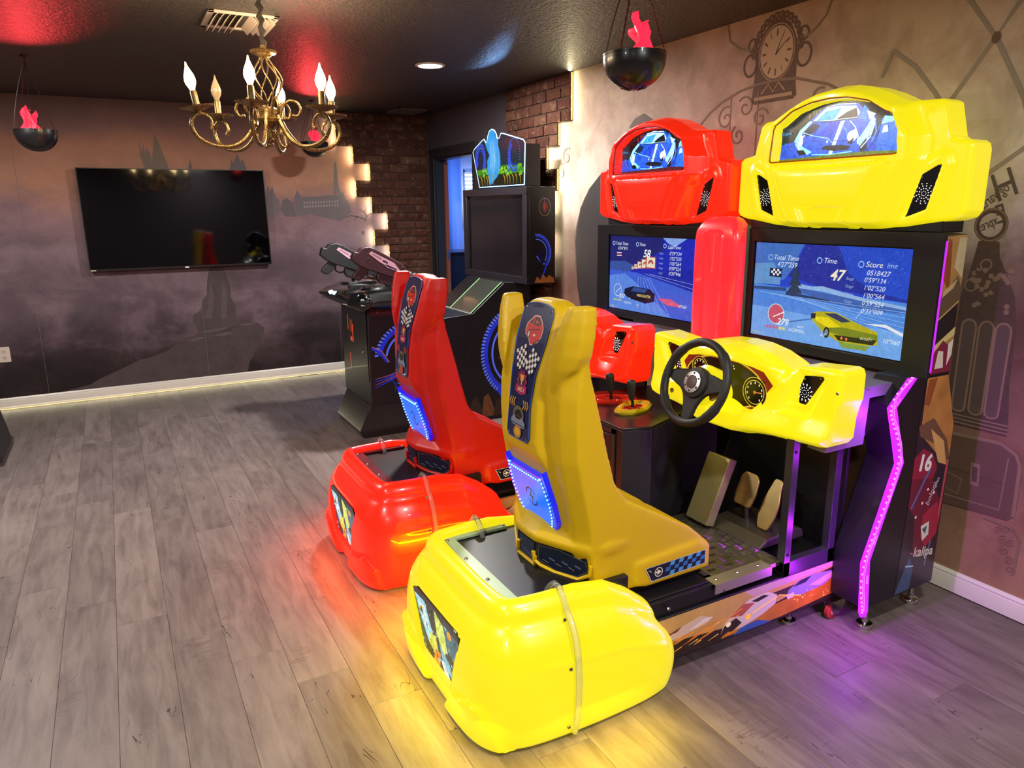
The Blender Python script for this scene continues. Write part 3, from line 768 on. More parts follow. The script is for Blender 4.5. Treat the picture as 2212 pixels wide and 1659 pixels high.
# ---------------------------------------------------------------- art
def header_art(fr, parent, tint):
    A = Art(fr, 0.0, .0004)
    S = 1.35
    e = lambda c, s=S: EM(c, s, .38)
    pts = [(x * .985, 1.7225 + (z - 1.722) * .99) for x, z in WIN]
    A.poly(pts, e('#0b2a3a' if tint == 'y' else '#1a0d18', .6))
    A.poly([(-.255, 1.726), (.285, 1.726), (.275, 1.79), (-.255, 1.80)], e('#0a49c8'))
    A.poly([(.17, 1.726), (.285, 1.74), (.272, 1.83), (.19, 1.85)], e('#1568ea'))
    A.poly([(-.255, 1.79), (-.255, 1.85), (-.20, 1.87), (-.17, 1.80)], e('#123a4a', .6))
    for i in range(18):
        r = random.Random(i * 3); x = r.uniform(-.2, .23); z = 1.935 - (x / .24) ** 2 * .065 - r.uniform(.005, .03)
        A.poly([(x, z), (x + .012, z + .004), (x + .009, z - .02), (x + .002, z - .012)], e('#7fa53a' if tint == 'y' else '#c03a4a', .5) if i % 2 else e('#05080a', .2))
    # car
    A.poly([(-.19, 1.80), (-.195, 1.775), (-.18, 1.745), (-.155, 1.735), (-.06, 1.738), (.0, 1.735), (.06, 1.742), (.10, 1.745), (.14, 1.77), (.155, 1.80), (.17, 1.84), (.16, 1.866), (.12, 1.885), (.09, 1.912), (.0, 1.92), (-.06, 1.912), (-.12, 1.872), (-.165, 1.84)], e('#1457e0'))
    A.poly([(-.165, 1.84), (-.12, 1.872), (-.105, 1.868), (-.15, 1.83), (-.175, 1.79), (-.19, 1.80)], e('#9fe8ff'))
    A.poly([(-.11, 1.868), (-.055, 1.908), (.0, 1.914), (.08, 1.905), (.10, 1.88), (.09, 1.862), (.0, 1.862)], e('#bff3ff'))
    A.poly([(-.09, 1.868), (-.05, 1.898), (.02, 1.905), (-.01, 1.866)], e('#35a8e8'))
    A.poly([(.0, 1.866), (.045, 1.888), (.082, 1.898), (.092, 1.865)], e('#0a2440', .5))
    A.line([(-.11, 1.868), (-.04, 1.86), (.03, 1.862), (.09, 1.86)], .003, e('#04101c', .3))
    A.poly([(-.15, 1.832), (-.105, 1.862), (-.07, 1.85), (-.09, 1.83), (-.13, 1.815)], e('#0b3a6c', .6))
    A.poly([(.02, 1.858), (.038, 1.858), (-.006, 1.742), (-.022, 1.742)], e('#d9f4ff'))
    A.poly([(-.02, 1.858), (.02, 1.858), (-.02, 1.80), (-.09, 1.81)], e('#0b3fd0'))
    A.poly([(-.185, 1.79), (-.165, 1.765), (-.12, 1.745), (-.10, 1.755), (-.14, 1.775), (-.17, 1.80)], e('#8be9ff'))
    A.poly([(-.175, 1.765), (-.158, 1.745), (-.125, 1.748), (-.14, 1.765)], e('#0a1c30', .4))
    A.poly([(-.06, 1.762), (.0, 1.752), (.06, 1.752), (.075, 1.765), (.03, 1.772), (-.04, 1.775)], e('#0a1c38', .5))
    A.disc(.075, 1.80, .022, .020, e('#e9fbff', 1.1), 14); A.disc(-.155, 1.80, .010, .022, e('#dff6ff'), 12)
    A.poly([(.095, 1.78), (.135, 1.83), (.15, 1.865), (.165, 1.85), (.15, 1.80), (.12, 1.75)], e('#a9ecff'))
    A.poly([(.11, 1.76), (.135, 1.79), (.14, 1.75), (.118, 1.735)], e('#06213f', .5))
    A.poly([(.10, 1.86), (.115, 1.905), (.135, 1.885), (.125, 1.85)], e('#2f7fe8')); A.poly([(.125, 1.885), (.165, 1.868), (.14, 1.85)], e('#c8f2ff'))
    for q, w_, c in (([(-.16, 1.835), (-.10, 1.815), (-.03, 1.80), (.0, 1.775)], .003, '#8fe0ff'), ([(.06, 1.855), (.085, 1.83), (.10, 1.80), (.10, 1.77)], .004, '#d8f6ff'), ([(.02, 1.85), (.05, 1.82), (.055, 1.79)], .002, '#6ab8ff'), ([(-.14, 1.82), (-.17, 1.79), (-.16, 1.765)], .005, '#eafcff'),
                     ([(.115, 1.755), (.15, 1.79), (.165, 1.84)], .004, '#eafcff'), ([(-.10, 1.745), (-.02, 1.74), (.08, 1.745)], .004, '#6fd0ff'), ([(-.05, 1.912), (.0, 1.919), (.08, 1.912)], .003, '#f4ffff'), ([(.165, 1.845), (.172, 1.81), (.158, 1.77)], .006, '#2a86ff'),
                     ([(.13, 1.73), (.17, 1.78), (.185, 1.83)], .008, '#0a2a8a'), ([(-.02, 1.79), (.05, 1.785), (.09, 1.775)], .002, '#0a2060'), ([(-.12, 1.80), (-.06, 1.79)], .002, '#0a2a70'), ([(.03, 1.735), (.07, 1.737)], .004, '#9fe8ff')):
        A.line(q, w_, e(c, 1.5))
    for x, z in ((.075, 1.803), (.085, 1.812), (.066, 1.795)): A.disc(x, z, .009, .012, e('#ffffff', 1.8), 10)
    A.poly([(.055, 1.775), (.085, 1.795), (.075, 1.77)], e('#0a1840', .5)); A.disc(-.032, 1.788, .004, .006, e('#e8f8ff', 1.4), 8)
    for i in range(60):
        r = random.Random(i * 7 + 1); x = r.uniform(-.25, .27); z = r.uniform(1.73, 1.80)
        if abs(x) > .19: A.line([(x, z), (x + .012, z + .003)], .0015, e(r.choice(['#2a78f0', '#0a3ab0', '#7ac4ff']), 1.0))
    for i in range(7): A.rect(.196 + i * .009, 1.838, .202 + i * .009, 1.852, e('#0a2a60' if i % 2 else '#cfeeff', 1.0))
    A.poly([(.19, 1.83), (.235, 1.835), (.245, 1.85), (.20, 1.858)], e('#8bd3ff')); A.poly([(.195, 1.80), (.22, 1.803), (.215, 1.826), (.2, 1.824)], e('#d0f4ff'))
    A.poly([(-.255, 1.824), (-.2, 1.828), (-.2, 1.835), (-.255, 1.84)], e('#3a86b8', .6))
    A.poly([(-.255, 1.722), (.285, 1.722), (.287, 1.735), (.15, 1.742), (-.255, 1.734)], e('#8aa81a' if tint == 'y' else '#7a1420', .6))
    return A.build('lit_picture', parent, 'backlit picture of a blue sports car')

def pod_art(fr, parent, pts):
    A = Art(fr, 0.0, .0004); e = lambda c, s=1.1: EM(c, s, .4)
    A.poly(pts, e('#1d3d48', .7))
    A.poly([(-.19, .285), (-.10, .29), (-.03, .20), (-.07, .16), (-.13, .21)], e('#8fd0ea')); A.poly([(-.16, .27), (-.10, .27), (-.06, .21), (-.10, .20)], e('#cdeefb'))
    A.poly([(-.15, .24), (-.13, .262), (-.11, .235)], e('#17384a', .5))
    A.poly([(-.02, .30), (.05, .28), (.09, .22), (.06, .18), (.0, .22)], e('#cfe36a')); A.poly([(-.06, .20), (-.01, .21), (.01, .165), (-.03, .14), (-.07, .16)], e('#f2ef5a', 1.0))
    A.poly([(.05, .29), (.17, .285), (.14, .20), (.08, .21)], e('#2d6577')); A.disc(.10, .272, .018, .014, e('#ff9a3a', 1.0), 12)
    A.poly([(.02, .20), (.10, .17), (.13, .125), (.05, .14)], e('#6fb9d0')); A.poly([(-.02, .16), (.03, .17), (.02, .12), (-.03, .115)], e('#ff8a2a'))
    A.poly([(.03, .15), (.06, .155), (.10, .118), (.06, .112)], e('#f4f4f4')); A.poly([(-.09, .15), (-.05, .155), (-.03, .112), (-.08, .112)], e('#3a1a08', .5))
    for i in range(90):
        r = random.Random(i + 40); x, z = r.uniform(-.17, .15), r.uniform(.12, .30); w = r.uniform(.003, .016)
        if in_poly(pts, x, z) and in_poly(pts, x + w, z - w): A.poly([(x, z), (x + w, z - w * .3), (x + w * .6, z - w)], e(r.choice(['#e8f6b0', '#12303c', '#9fe0ea', '#f0c040', '#ffffff', '#0d2028']), .8))
    A.text('10', .022, -.062, .168, e('#1b2c10', .3), align='L')
    return A.build('lit_picture', parent, 'backlit picture of racing cars')

def screen_art(fr, parent, kind):
    A = Art(fr, 0.0, .0003); W, H = .357, .20; zc = 1.199
    q = lambda pts: [(x * W, zc + y * H) for x, y in pts]
    e = lambda c, s=.95: EM(c, s)
    T = lambda t, s, x, y, c='#dfe8f4', **k: A.text(t, s * H, x * W, zc + y * H, e(c, .95), **k)
    if kind == 'y':
        A.poly(q([(-1, -1), (1, -1), (1, 1), (-1, 1)]), e('#1a45c8'))
        A.poly(q([(-1, -1), (1, -1), (1, .05), (-1, .12)]), e('#4a86dc')); A.poly(q([(-1, -1), (1, -1), (1, -.5), (-1, -.35)]), e('#6ba3e8'))
        A.poly(q([(-1, 1), (-.3, 1), (-.38, .72), (-.42, .5), (-.55, .25), (-1, .2)]), e('#3f6fc0')); A.poly(q([(-1, .55), (-.72, .60), (-.6, .3), (-.6, .14), (-1, .12)]), e('#5f94cc'))
        A.poly(q([(-.28, 1), (-.38, .62), (-.50, .34), (-.1, .2), (.5, .12), (1, .05), (1, 1)]), e('#1b2f9a'))
        A.poly(q([(.15, 1), (.3, .5), (.6, .2), (1, .1), (1, 1)]), e('#1f48c4'))
        for i in range(130):
            r = random.Random(i); x, y = r.uniform(-.95, .98), r.uniform(.25, .97)
            A.disc(x * W, zc + y * H, .0012, .0012, e('#9db6f0', .8), 5) if x > -.35 else None
        A.poly(q([(-.46, .12), (-.30, .20), (.2, .05), (.6, -.02), (1, -.08), (1, -.02), (.5, .06), (0, .2)]), e('#8fb2e0'))
        A.poly(q([(-.46, .12), (.0, -.1), (.55, -.16), (1, -.14), (1, -.08), (.6, -.02), (.2, .05)]), e('#3a63b0'))
        for k, (w, y) in enumerate(((.03, .62), (.06, .45), (.09, .28), (.11, .12))):
            A.poly(q([(-.38 - w, y - .12), (-.38 + w, y - .12), (-.38, y + .14)]), e('#24405e', .8))
        A.poly(q([(-1, .06), (-.5, .1), (-.5, .02), (-1, 0)]), e('#2a4a80')); A.poly(q([(-.5, .02), (.1, -.06), (.1, -.1), (-.5, -.06)]), e('#22406e', .8))
        for i in range(6): A.line(q([(-.9 + i * .12, -.05 - i * .01), (1, -.12 - .09 * i)]), .0016, e('#8fbcf0'))
        A.line(q([(-.45, -.62), (-.05, -.45)]), .006, e('#3a6cc0')); A.line(q([(.45, -.35), (.52, -.15)]), .003, e('#a9c8f0'))
        A.poly(q([(.55, -.42), (.8, -.44), (1, -.56), (1, -.50), (.8, -.38)]), e('#dfe3ea'))
        # yellow car
        A.poly(q([(-.12, -.36), (-.02, -.30), (.2, -.28), (.45, -.42), (.72, -.55), (.74, -.78), (.60, -.84), (.25, -.84), (.05, -.70), (-.10, -.5)]), e('#b8b01c', .9))
        A.poly(q([(-.10, -.42), (.1, -.40), (.3, -.56), (.14, -.62), (-.04, -.5)]), e('#e9d512'))
        A.poly(q([(.12, -.60), (.30, -.55), (.72, -.60), (.73, -.70), (.3, -.72), (.14, -.68)]), e('#7d8a20', .8)); A.poly(q([(.2, -.72), (.72, -.7), (.68, -.80), (.26, -.82)]), e('#20241c', .5))
        A.poly(q([(.05, -.33), (.2, -.30), (.4, -.42), (.28, -.46)]), e('#28406a', .7)); A.poly(q([(-.12, -.36), (-.06, -.35), (-.06, -.46), (-.12, -.46)]), e('#14203a', .5))
        A.disc(.10 * W, zc - .70 * H, .014, .022, e('#10141c', .4)); A.disc(.10 * W, zc - .70 * H, .008, .013, e('#7f98b8', .8))
        A.disc(.30 * W, zc - .765 * H, .005, .006, e('#ff7a4a')); A.disc(.36 * W, zc - .77 * H, .005, .006, e('#ff7a4a'))
        A.poly(q([(.26, -.84), (.66, -.84), (.6, -.93), (.32, -.95)]), e('#8aa84a', .8))
        T('ectoFr', .10, .52, -.73, '#d8dcc0', shear=.2)
        T('Total Time', .145, -.72, .66, shear=.25); T('4\'27"259', .145, -.66, .52, shear=.25); T('Time', .145, -.02, .66, shear=.25); T('47', .30, .08, .34, '#f4ecd0', shear=.25, bold=.02)
        T('Score', .15, .50, .64, '#f4ecd0', shear=.25); T('ime', .14, .74, .645, '#9fb8e8', shear=.25); T('0518427', .135, .52, .49, shear=.25)
        for i, s in enumerate(("0'59\"134", "1'02\"520", "1'00\"564", "0'59\"524", "0'32\"009")):
            T(s, .125, .50, .36 - i * .145, shear=.25); T('Stage' if i < 4 else 'Rival', .085, .28, .37 - i * .145, '#8fa8e0', shear=.25)
        for x, y in ((-.76, .70), (-.07, .70), (.45, .68)): A.ring(x * W, zc + y * H, .013, .013, .004, e('#8fb8f0'), 16)
        A.rect(-.76 * W, zc + .30 * H, -.58 * W, zc + .48 * H, e('#1c2c50', .6)); T('▦', .10, -.70, .34, '#e8ecf0') if 0 else None
        for i in range(5):
            for j in range(3):
                if (i + j) % 2: A.rect((-.74 + i * .03) * W, zc + (.33 + j * .045) * H, (-.71 + i * .03) * W, zc + (.375 + j * .045) * H, e('#e4e8f0'))
        A.disc(-.62 * W, zc - .48 * H, .040, .040, e('#d05a72', .85)); A.ring(-.62 * W, zc - .48 * H, .044, .044, .004, e('#c8d4ea'))
        A.line(q([(-.66, -.55), (-.50, -.42)]), .004, e('#ffffff'))
        T('279', .20, -.60, -.70, '#f0f2f6', shear=.25, bold=.01); T('km/h', .08, -.30, -.70, shear=.25); T('NORMAL', .10, -.42, -.80, shear=.25); T('AT', .10, .02, -.80, shear=.25); T('10"060', .12, .78, -.72, shear=.25)
        for i in range(6): A.rect((-.76 + i * .05) * W, zc - .80 * H, (-.72 + i * .05) * W, zc - .74 * H, e('#c86a90' if i < 4 else '#d8d48a', .9))
        T('CREDIT 10', .07, -.97, -.96, '#b8c860')
    else:
        A.poly(q([(-1, -1), (1, -1), (1, 1), (-1, 1)]), e('#1224b0'))
        A.poly(q([(-1, -1), (1, -1), (1, -.3), (-.3, .05), (-1, .12)]), e('#3a5ed2')); A.poly(q([(-1, -1), (.5, -1), (-.35, -.2), (-.6, .0), (-1, -.1)]), e('#5a86e2'))
        A.poly(q([(-1, .1), (-1, 1), (.25, 1), (.3, .7), (-.1, .45), (-.35, .3)]), e('#161d70')); A.poly(q([(.25, 1), (.75, 1), (.5, .78), (.35, .88)]), e('#86a4e8'))
        A.poly(q([(-1, .30), (-.6, .34), (-.3, .18), (-.55, .05), (-1, .08)]), e('#3450a0')); A.poly(q([(.1, .2), (1, .28), (1, -.3), (.3, -.05)]), e('#1020a0'))
        for i in range(5): A.line(q([(-.2 + i * .06, .05), (1, -.28 + i * .06)]), .0022, e('#88a0e0' if i % 2 else '#2434a0'))
        for i in range(6): A.line(q([(-.3 + i * .15, -.95), (-.28 + i * .05, -.05)]), .0018, e('#9fc0f4'))
        for i in range(5):
            s = .03 + .022 * i; x, y = -.42 + i * .075 * (1 + .1 * i), .16 + i * .04
            A.rect((x - s) * W, zc + (y - s) * H, (x + s) * W, zc + (y + s * 1.6) * H, e('#b0402a')); A.rect((x - s * .8) * W, zc + (y - s * .8) * H, (x + s * .8) * W, zc + (y + s * 1.4) * H, e('#e8ddc8'))
            A.ring(x * W, zc + y * H, s * W * .5, s * H * .9, s * .1, e('#b0402a'), 12, 0, pi)
        A.poly(q([(-.60, -.42), (-.40, -.32), (-.02, -.34), (.12, -.45), (.10, -.66), (-.1, -.74), (-.5, -.66), (-.62, -.56)]), e('#0c1440', .6)); A.poly(q([(-.38, -.34), (-.05, -.36), (-.12, -.46), (-.45, -.46)]), e('#2c4a90'))
        A.rect(-.5 * W, zc - .68 * H, -.1 * W, zc - .62 * H, e('#060a20', .3))
        A.poly(q([(.18, -.55), (.45, -.52), (.75, -.68), (.4, -.70)]), e('#d85a80'))
        T('Total Time', .125, -.86, .76, shear=.25); T('6\'34"591', .125, -.80, .63, shear=.25); T('Time', .125, -.28, .76, shear=.25); T('58', .28, -.18, .48, '#f0f2fa', shear=.25, bold=.02); T('LapsTime', .125, .36, .74, shear=.25)
        for i, s in enumerate(("0'59\"134", "1'02\"520", "1'00\"564", "0'59\"524", "0'30\"946")):
            T(s, .125, .40, .58 - i * .125, shear=.25); T('Stage', .075, .18, .59 - i * .125, '#8fa8e0', shear=.25)
        for x in (-.90, -.32, .30): A.ring(x * W, zc + .80 * H, .012, .012, .004, e('#a9c4f4'), 16)
        for i in range(3): A.rect(-.82 * W, zc + (.46 + .04 * i) * H, -.70 * W, zc + (.48 + .04 * i) * H, e('#f0e8e8' if i != 1 else '#e04a4a'))
        A.ring(-.78 * W, zc - .48 * H, .036, .036, .004, e('#c8d4ea')); A.line(q([(-.82, -.55), (-.70, -.40)]), .003, e('#ffffff'))
        T('257', .16, -.74, -.68, '#f0f2f6', shear=.25, bold=.01); T('km', .07, -.5, -.68, shear=.25); T('NORMAL', .085, -.62, -.82, shear=.25); T('AT', .085, -.30, -.84, shear=.25); T('PRESS ENTER', .10, -.30, -.58, '#e4d870', bold=.01); T('10"060', .11, .62, -.70, shear=.25); T('Goal!', .07, .42, -.66, '#ff8a8a', shear=.25)
        for i in range(6): A.rect((-.88 + i * .035) * W, zc - .78 * H, (-.86 + i * .035) * W, zc - .72 * H, e('#c8c870', .9))
        T('CREDIT 10', .07, -.97, -.97, '#c8c860')
    return A.build('game_picture', parent, 'lit game picture with a car on a snowy road and race times')

def car_icon(A, cx, cy, s, body, dark, light):
    A.poly([(cx + s * x, cy + s * y) for x, y in ((-1, -.1), (-.95, .25), (-.6, .55), (-.3, .8), (.3, .8), (.75, .45), (1, .1), (1.0, -.35), (.75, -.7), (.2, -.95), (-.1, -.95), (-.45, -.55), (-.85, -.4))], light)
    A.poly([(cx + s * .93 * x, cy + s * .93 * y) for x, y in ((-1, -.1), (-.95, .25), (-.6, .55), (-.3, .8), (.3, .8), (.75, .45), (1, .1), (1.0, -.35), (.75, -.7), (.2, -.95), (-.1, -.95), (-.45, -.55), (-.85, -.4))], body)
    A.poly([(cx + s * x, cy + s * y) for x, y in ((-.25, .25), (-.2, .68), (.28, .7), (.62, .4), (.45, .2))], dark)
    A.poly([(cx + s * x, cy + s * y) for x, y in ((-.75, .3), (-.5, .5), (-.32, .62), (-.38, .28))], dark)
    A.poly([(cx + s * x, cy + s * y) for x, y in ((.05, -.85), (.25, -.85), (.85, -.45), (.8, -.6), (.3, -.92))], dark)
    A.disc(cx - s * .5, cy - s * .35, s * .17, s * .3, dark, 12); A.disc(cx - s * .5, cy - s * .35, s * .1, s * .2, light, 10)
    A.disc(cx + s * .15, cy - s * .35, s * .16, s * .08, light, 8); A.line([(cx - s * .3, cy - s * .1), (cx + s * .6, cy + s * .05)], s * .05, dark)

def bolt_pts(cx, cy, s): return [(cx + s * x, cy + s * y) for x, y in ((.25, 1), (-.42, -.12), (-.02, -.12), (-.25, -1), (.42, .14), (.02, .14))]
# ---------------------------------------------------------------- rear pod
PLAN = [(.765, 0), (.765, .10), (.767, .18), (.775, .25), (.795, .305), (.83, .345), (.88, .367), (.95, .378), (1.05, .383), (1.18, .383), (1.30, .376), (1.39, .364), (1.435, .350), (1.460, .325), (1.470, .290), (1.472, .245)]
PROF = [(-.034, .008), (-.008, .014), (.004, .06), (.012, .14), (.012, .21), (.004, .27), (-.012, .32), (-.036, .360), (-.052, .378), (-.060, .392), (-.066, .415), (-.082, .436), (-.104, .447), (-.118, .440), (-.122, .424), (-.122, .33)]
PPOST = [(-.205, .300), (-.168, .315), (.155, .315), (.172, .300), (.172, .285), (.135, .135), (.120, .115), (-.105, .115), (-.122, .13)]
def smooth_path(pts, n):
    L = [0]
    for a, b in zip(pts, pts[1:]): L.append(L[-1] + (Vector(b) - Vector(a)).length)
    out = []
    for i in range(n + 1):
        s = L[-1] * i / n
        k = max(j for j in range(len(L) - 1) if L[j] <= s + 1e-9) if s < L[-1] else len(L) - 2
        t = (s - L[k]) / (L[k + 1] - L[k])
        p = [Vector(pts[max(0, min(len(pts) - 1, k + q))]) for q in (-1, 0, 1, 2)]
        out.append(.5 * ((2 * p[1]) + (-p[0] + p[2]) * t + (2 * p[0] - 5 * p[1] + 4 * p[2] - p[3]) * t * t + (-p[0] + 3 * p[1] - 3 * p[2] + p[3]) * t ** 3))
    return out
def pod_mesh(yc):
    half = smooth_path(PLAN, 130)
    path = [Vector((p.x, -p.y)) for p in reversed(half[1:])] + half
    prof = smooth_path(PROF, 72)
    rows = []
    for i, p in enumerate(path):
        a, b = path[max(0, i - 1)], path[min(len(path) - 1, i + 1)]
        t = (b - a).normalized(); n = Vector((-t.y, t.x))
        if n.x * (p.x - 1.1) + n.y * p.y < 0: n = -n
        zt = lerp_tab([(1.10, .448), (1.22, .430), (1.31, .382), (1.40, .318), (1.45, .270), (1.472, .250)], p.x) / .448
        zb = lerp_tab([(1.34, 0), (1.42, .004), (1.472, .02)], p.x)
        # the rear deck rises into a rolled rim behind the black tray
        kin = lerp_tab([(1.15, 1.0), (1.30, .95), (1.40, .9), (1.472, .85)], p.x)
        row = []
        for q in prof:
            o, z = q.x, q.y
            if o < -.01: o *= kin
            zz_ = zb + z * zt * (1 - zb / .45)
            x, u = p.x + n.x * o, p.y + n.y * o
            au = abs(u); f = 0
            if p.x < .90 and z < .30:
                m = poly_dist([(-.335, -.02), (-.335, .10), (-.30, .15), (-.17, .13), (-.09, .035), (-.075, -.02)], -au, z)
                f += .019 * ss(.010, -.005, m)
                r_ = poly_dist(PPOST, u, z); f -= .024 * ss(.006, -.007, r_)
            # soft crease running along the flank and over the rear deck
            if z < .30 and p.x < 1.42: f += .005 * ss(.02, .0, abs(z - .265)) * ss(.85, 1.0, p.x)
            x += n.x * f; u += n.y * f
            row.append((x, yc - u, zz_))
        rows.append(row)
    mb = MB(); mb.grid(rows)
    for e in (rows[0], rows[-1]):
        mb.add(e, [tuple(range(len(e)))])
    return mb

def hook(fr_pts, parent):
    return obj('clear_strap', MB().tube(fr_pts, .0095, 10), M_CLEAR, parent, smooth=60)

# ---------------------------------------------------------------- seat
def seat_mesh(yc):
    mb = MB()
    def ring(z, x0, x1, u0, u1, sx=0.0):
        return [(x0 + sx, yc - u0, z), (x0, yc - u1, z), (x1, yc - u1, z), (x1, yc - u0, z)]
    # central spine (back shell)
    R = []
    for z, xr, w, th in ((.42, 1.20, .17, .12), (.46, 1.195, .17, .12), (.514, 1.177, .170, .12), (.56, 1.163, .172, .12), (.63, 1.140, .178, .12), (.70, 1.120, .172, .11), (.755, 1.106, .160, .11), (.80, 1.082, .135, .12), (.84, 1.076, .122, .12), (.95, 1.084, .120, .11), (1.055, 1.100, .123, .10), (1.15, 1.126, .124, .09), (1.20, 1.142, .122, .085), (1.24, 1.155, .114, .08), (1.262, 1.163, .095, .07), (1.275, 1.170, .055, .06)):
        R.append([(xr, yc + w * .80, z), (xr, yc - w * .80, z), (xr + .028, yc - w, z), (xr + th, yc - w * .95, z), (xr + th, yc + w * .95, z), (xr + .028, yc + w, z)])
    mb.loft(R)
    for s in (-1, 1):
        # side bolsters
        R = []
        for z, x0, x1, u0, u1 in ((.335, 1.235, 1.69, .02, .236), (.37, 1.185, 1.688, .02, .240), (.43, 1.175, 1.685, .02, .241), (.50, 1.17, 1.605, .02, .242), (.56, 1.165, 1.50, .04, .243), (.61, 1.155, 1.41, .06, .243), (.655, 1.145, 1.33, .08, .242), (.72, 1.130, 1.283, .08, .241), (.80, 1.115, 1.262, .07, .24), (.90, 1.110, 1.238, .07, .238), (1.00, 1.112, 1.212, .08, .236), (1.06, 1.122, 1.196, .09, .234), (1.12, 1.138, 1.184, .12, .236), (1.16, 1.150, 1.186, .15, .238)):
            R.append([(x0 + .035, yc - s * u1, z), (x0, yc - s * u1 * .78, z), (x0, yc - s * u0, z), (x1, yc - s * u0, z), (x1, yc - s * u1, z)])
        mb.loft(R)
        # raised shoulder wing: a slanted blade ending in a point below
        R = []
        for z, xi, xo, xf, u0, u1 in ((1.015, 1.104, 1.108, 1.15, .140, .152), (1.05, 1.098, 1.116, 1.17, .134, .185), (1.09, 1.097, 1.130, 1.185, .136, .226), (1.13, 1.100, 1.140, 1.19, .144, .244), (1.18, 1.106, 1.148, 1.196, .158, .248), (1.23, 1.118, 1.154, 1.203, .176, .246), (1.276, 1.134, 1.160, 1.207, .192, .240)):
            R.append([(xi, yc - s * u0, z), (xi + .2 * (xo - xi), yc - s * (u0 * .45 + u1 * .55), z), (xo, yc - s * u1, z), (xf, yc - s * u1, z), (xf, yc - s * u0, z)])
        mb.loft(R)
        # pad under the side badge
        mb.prism([(1.37, .345), (1.372, .425), (1.64, .442), (1.692, .42), (1.692, .335), (1.42, .33)], FR((0, yc - s * .236, 0), (1, 0, 0), (0, 0, 1)), -.02, .014 if s > 0 else -.03)
    # lip over the base plates, running round the rear
    lip = [(1.100, .06), (1.128, .12), (1.160, .185), (1.195, .236), (1.26, .248), (1.34, .242)]
    for s in (-1, 1):
        R = []
        for x, u in [(1.096, 0)] + lip:
            k = ss(1.30, 1.12, x)
            R.append([(x, yc - s * u, .488), (x - .004, yc - s * (u + .003), .515), (x + .012 + .02 * k, yc - s * max(0, u - .012), .548), (x + .02 + .13 * k, yc - s * max(0, u - .05 - .04 * k), .555 + .045 * k), (x + .02 + .13 * k, yc - s * max(0, u - .09), .488)])
        mb.loft(R)
    # seat pan between the bolsters
    mb.box((1.20, yc - .20, .335), (1.66, yc + .20, .42))
    return mb

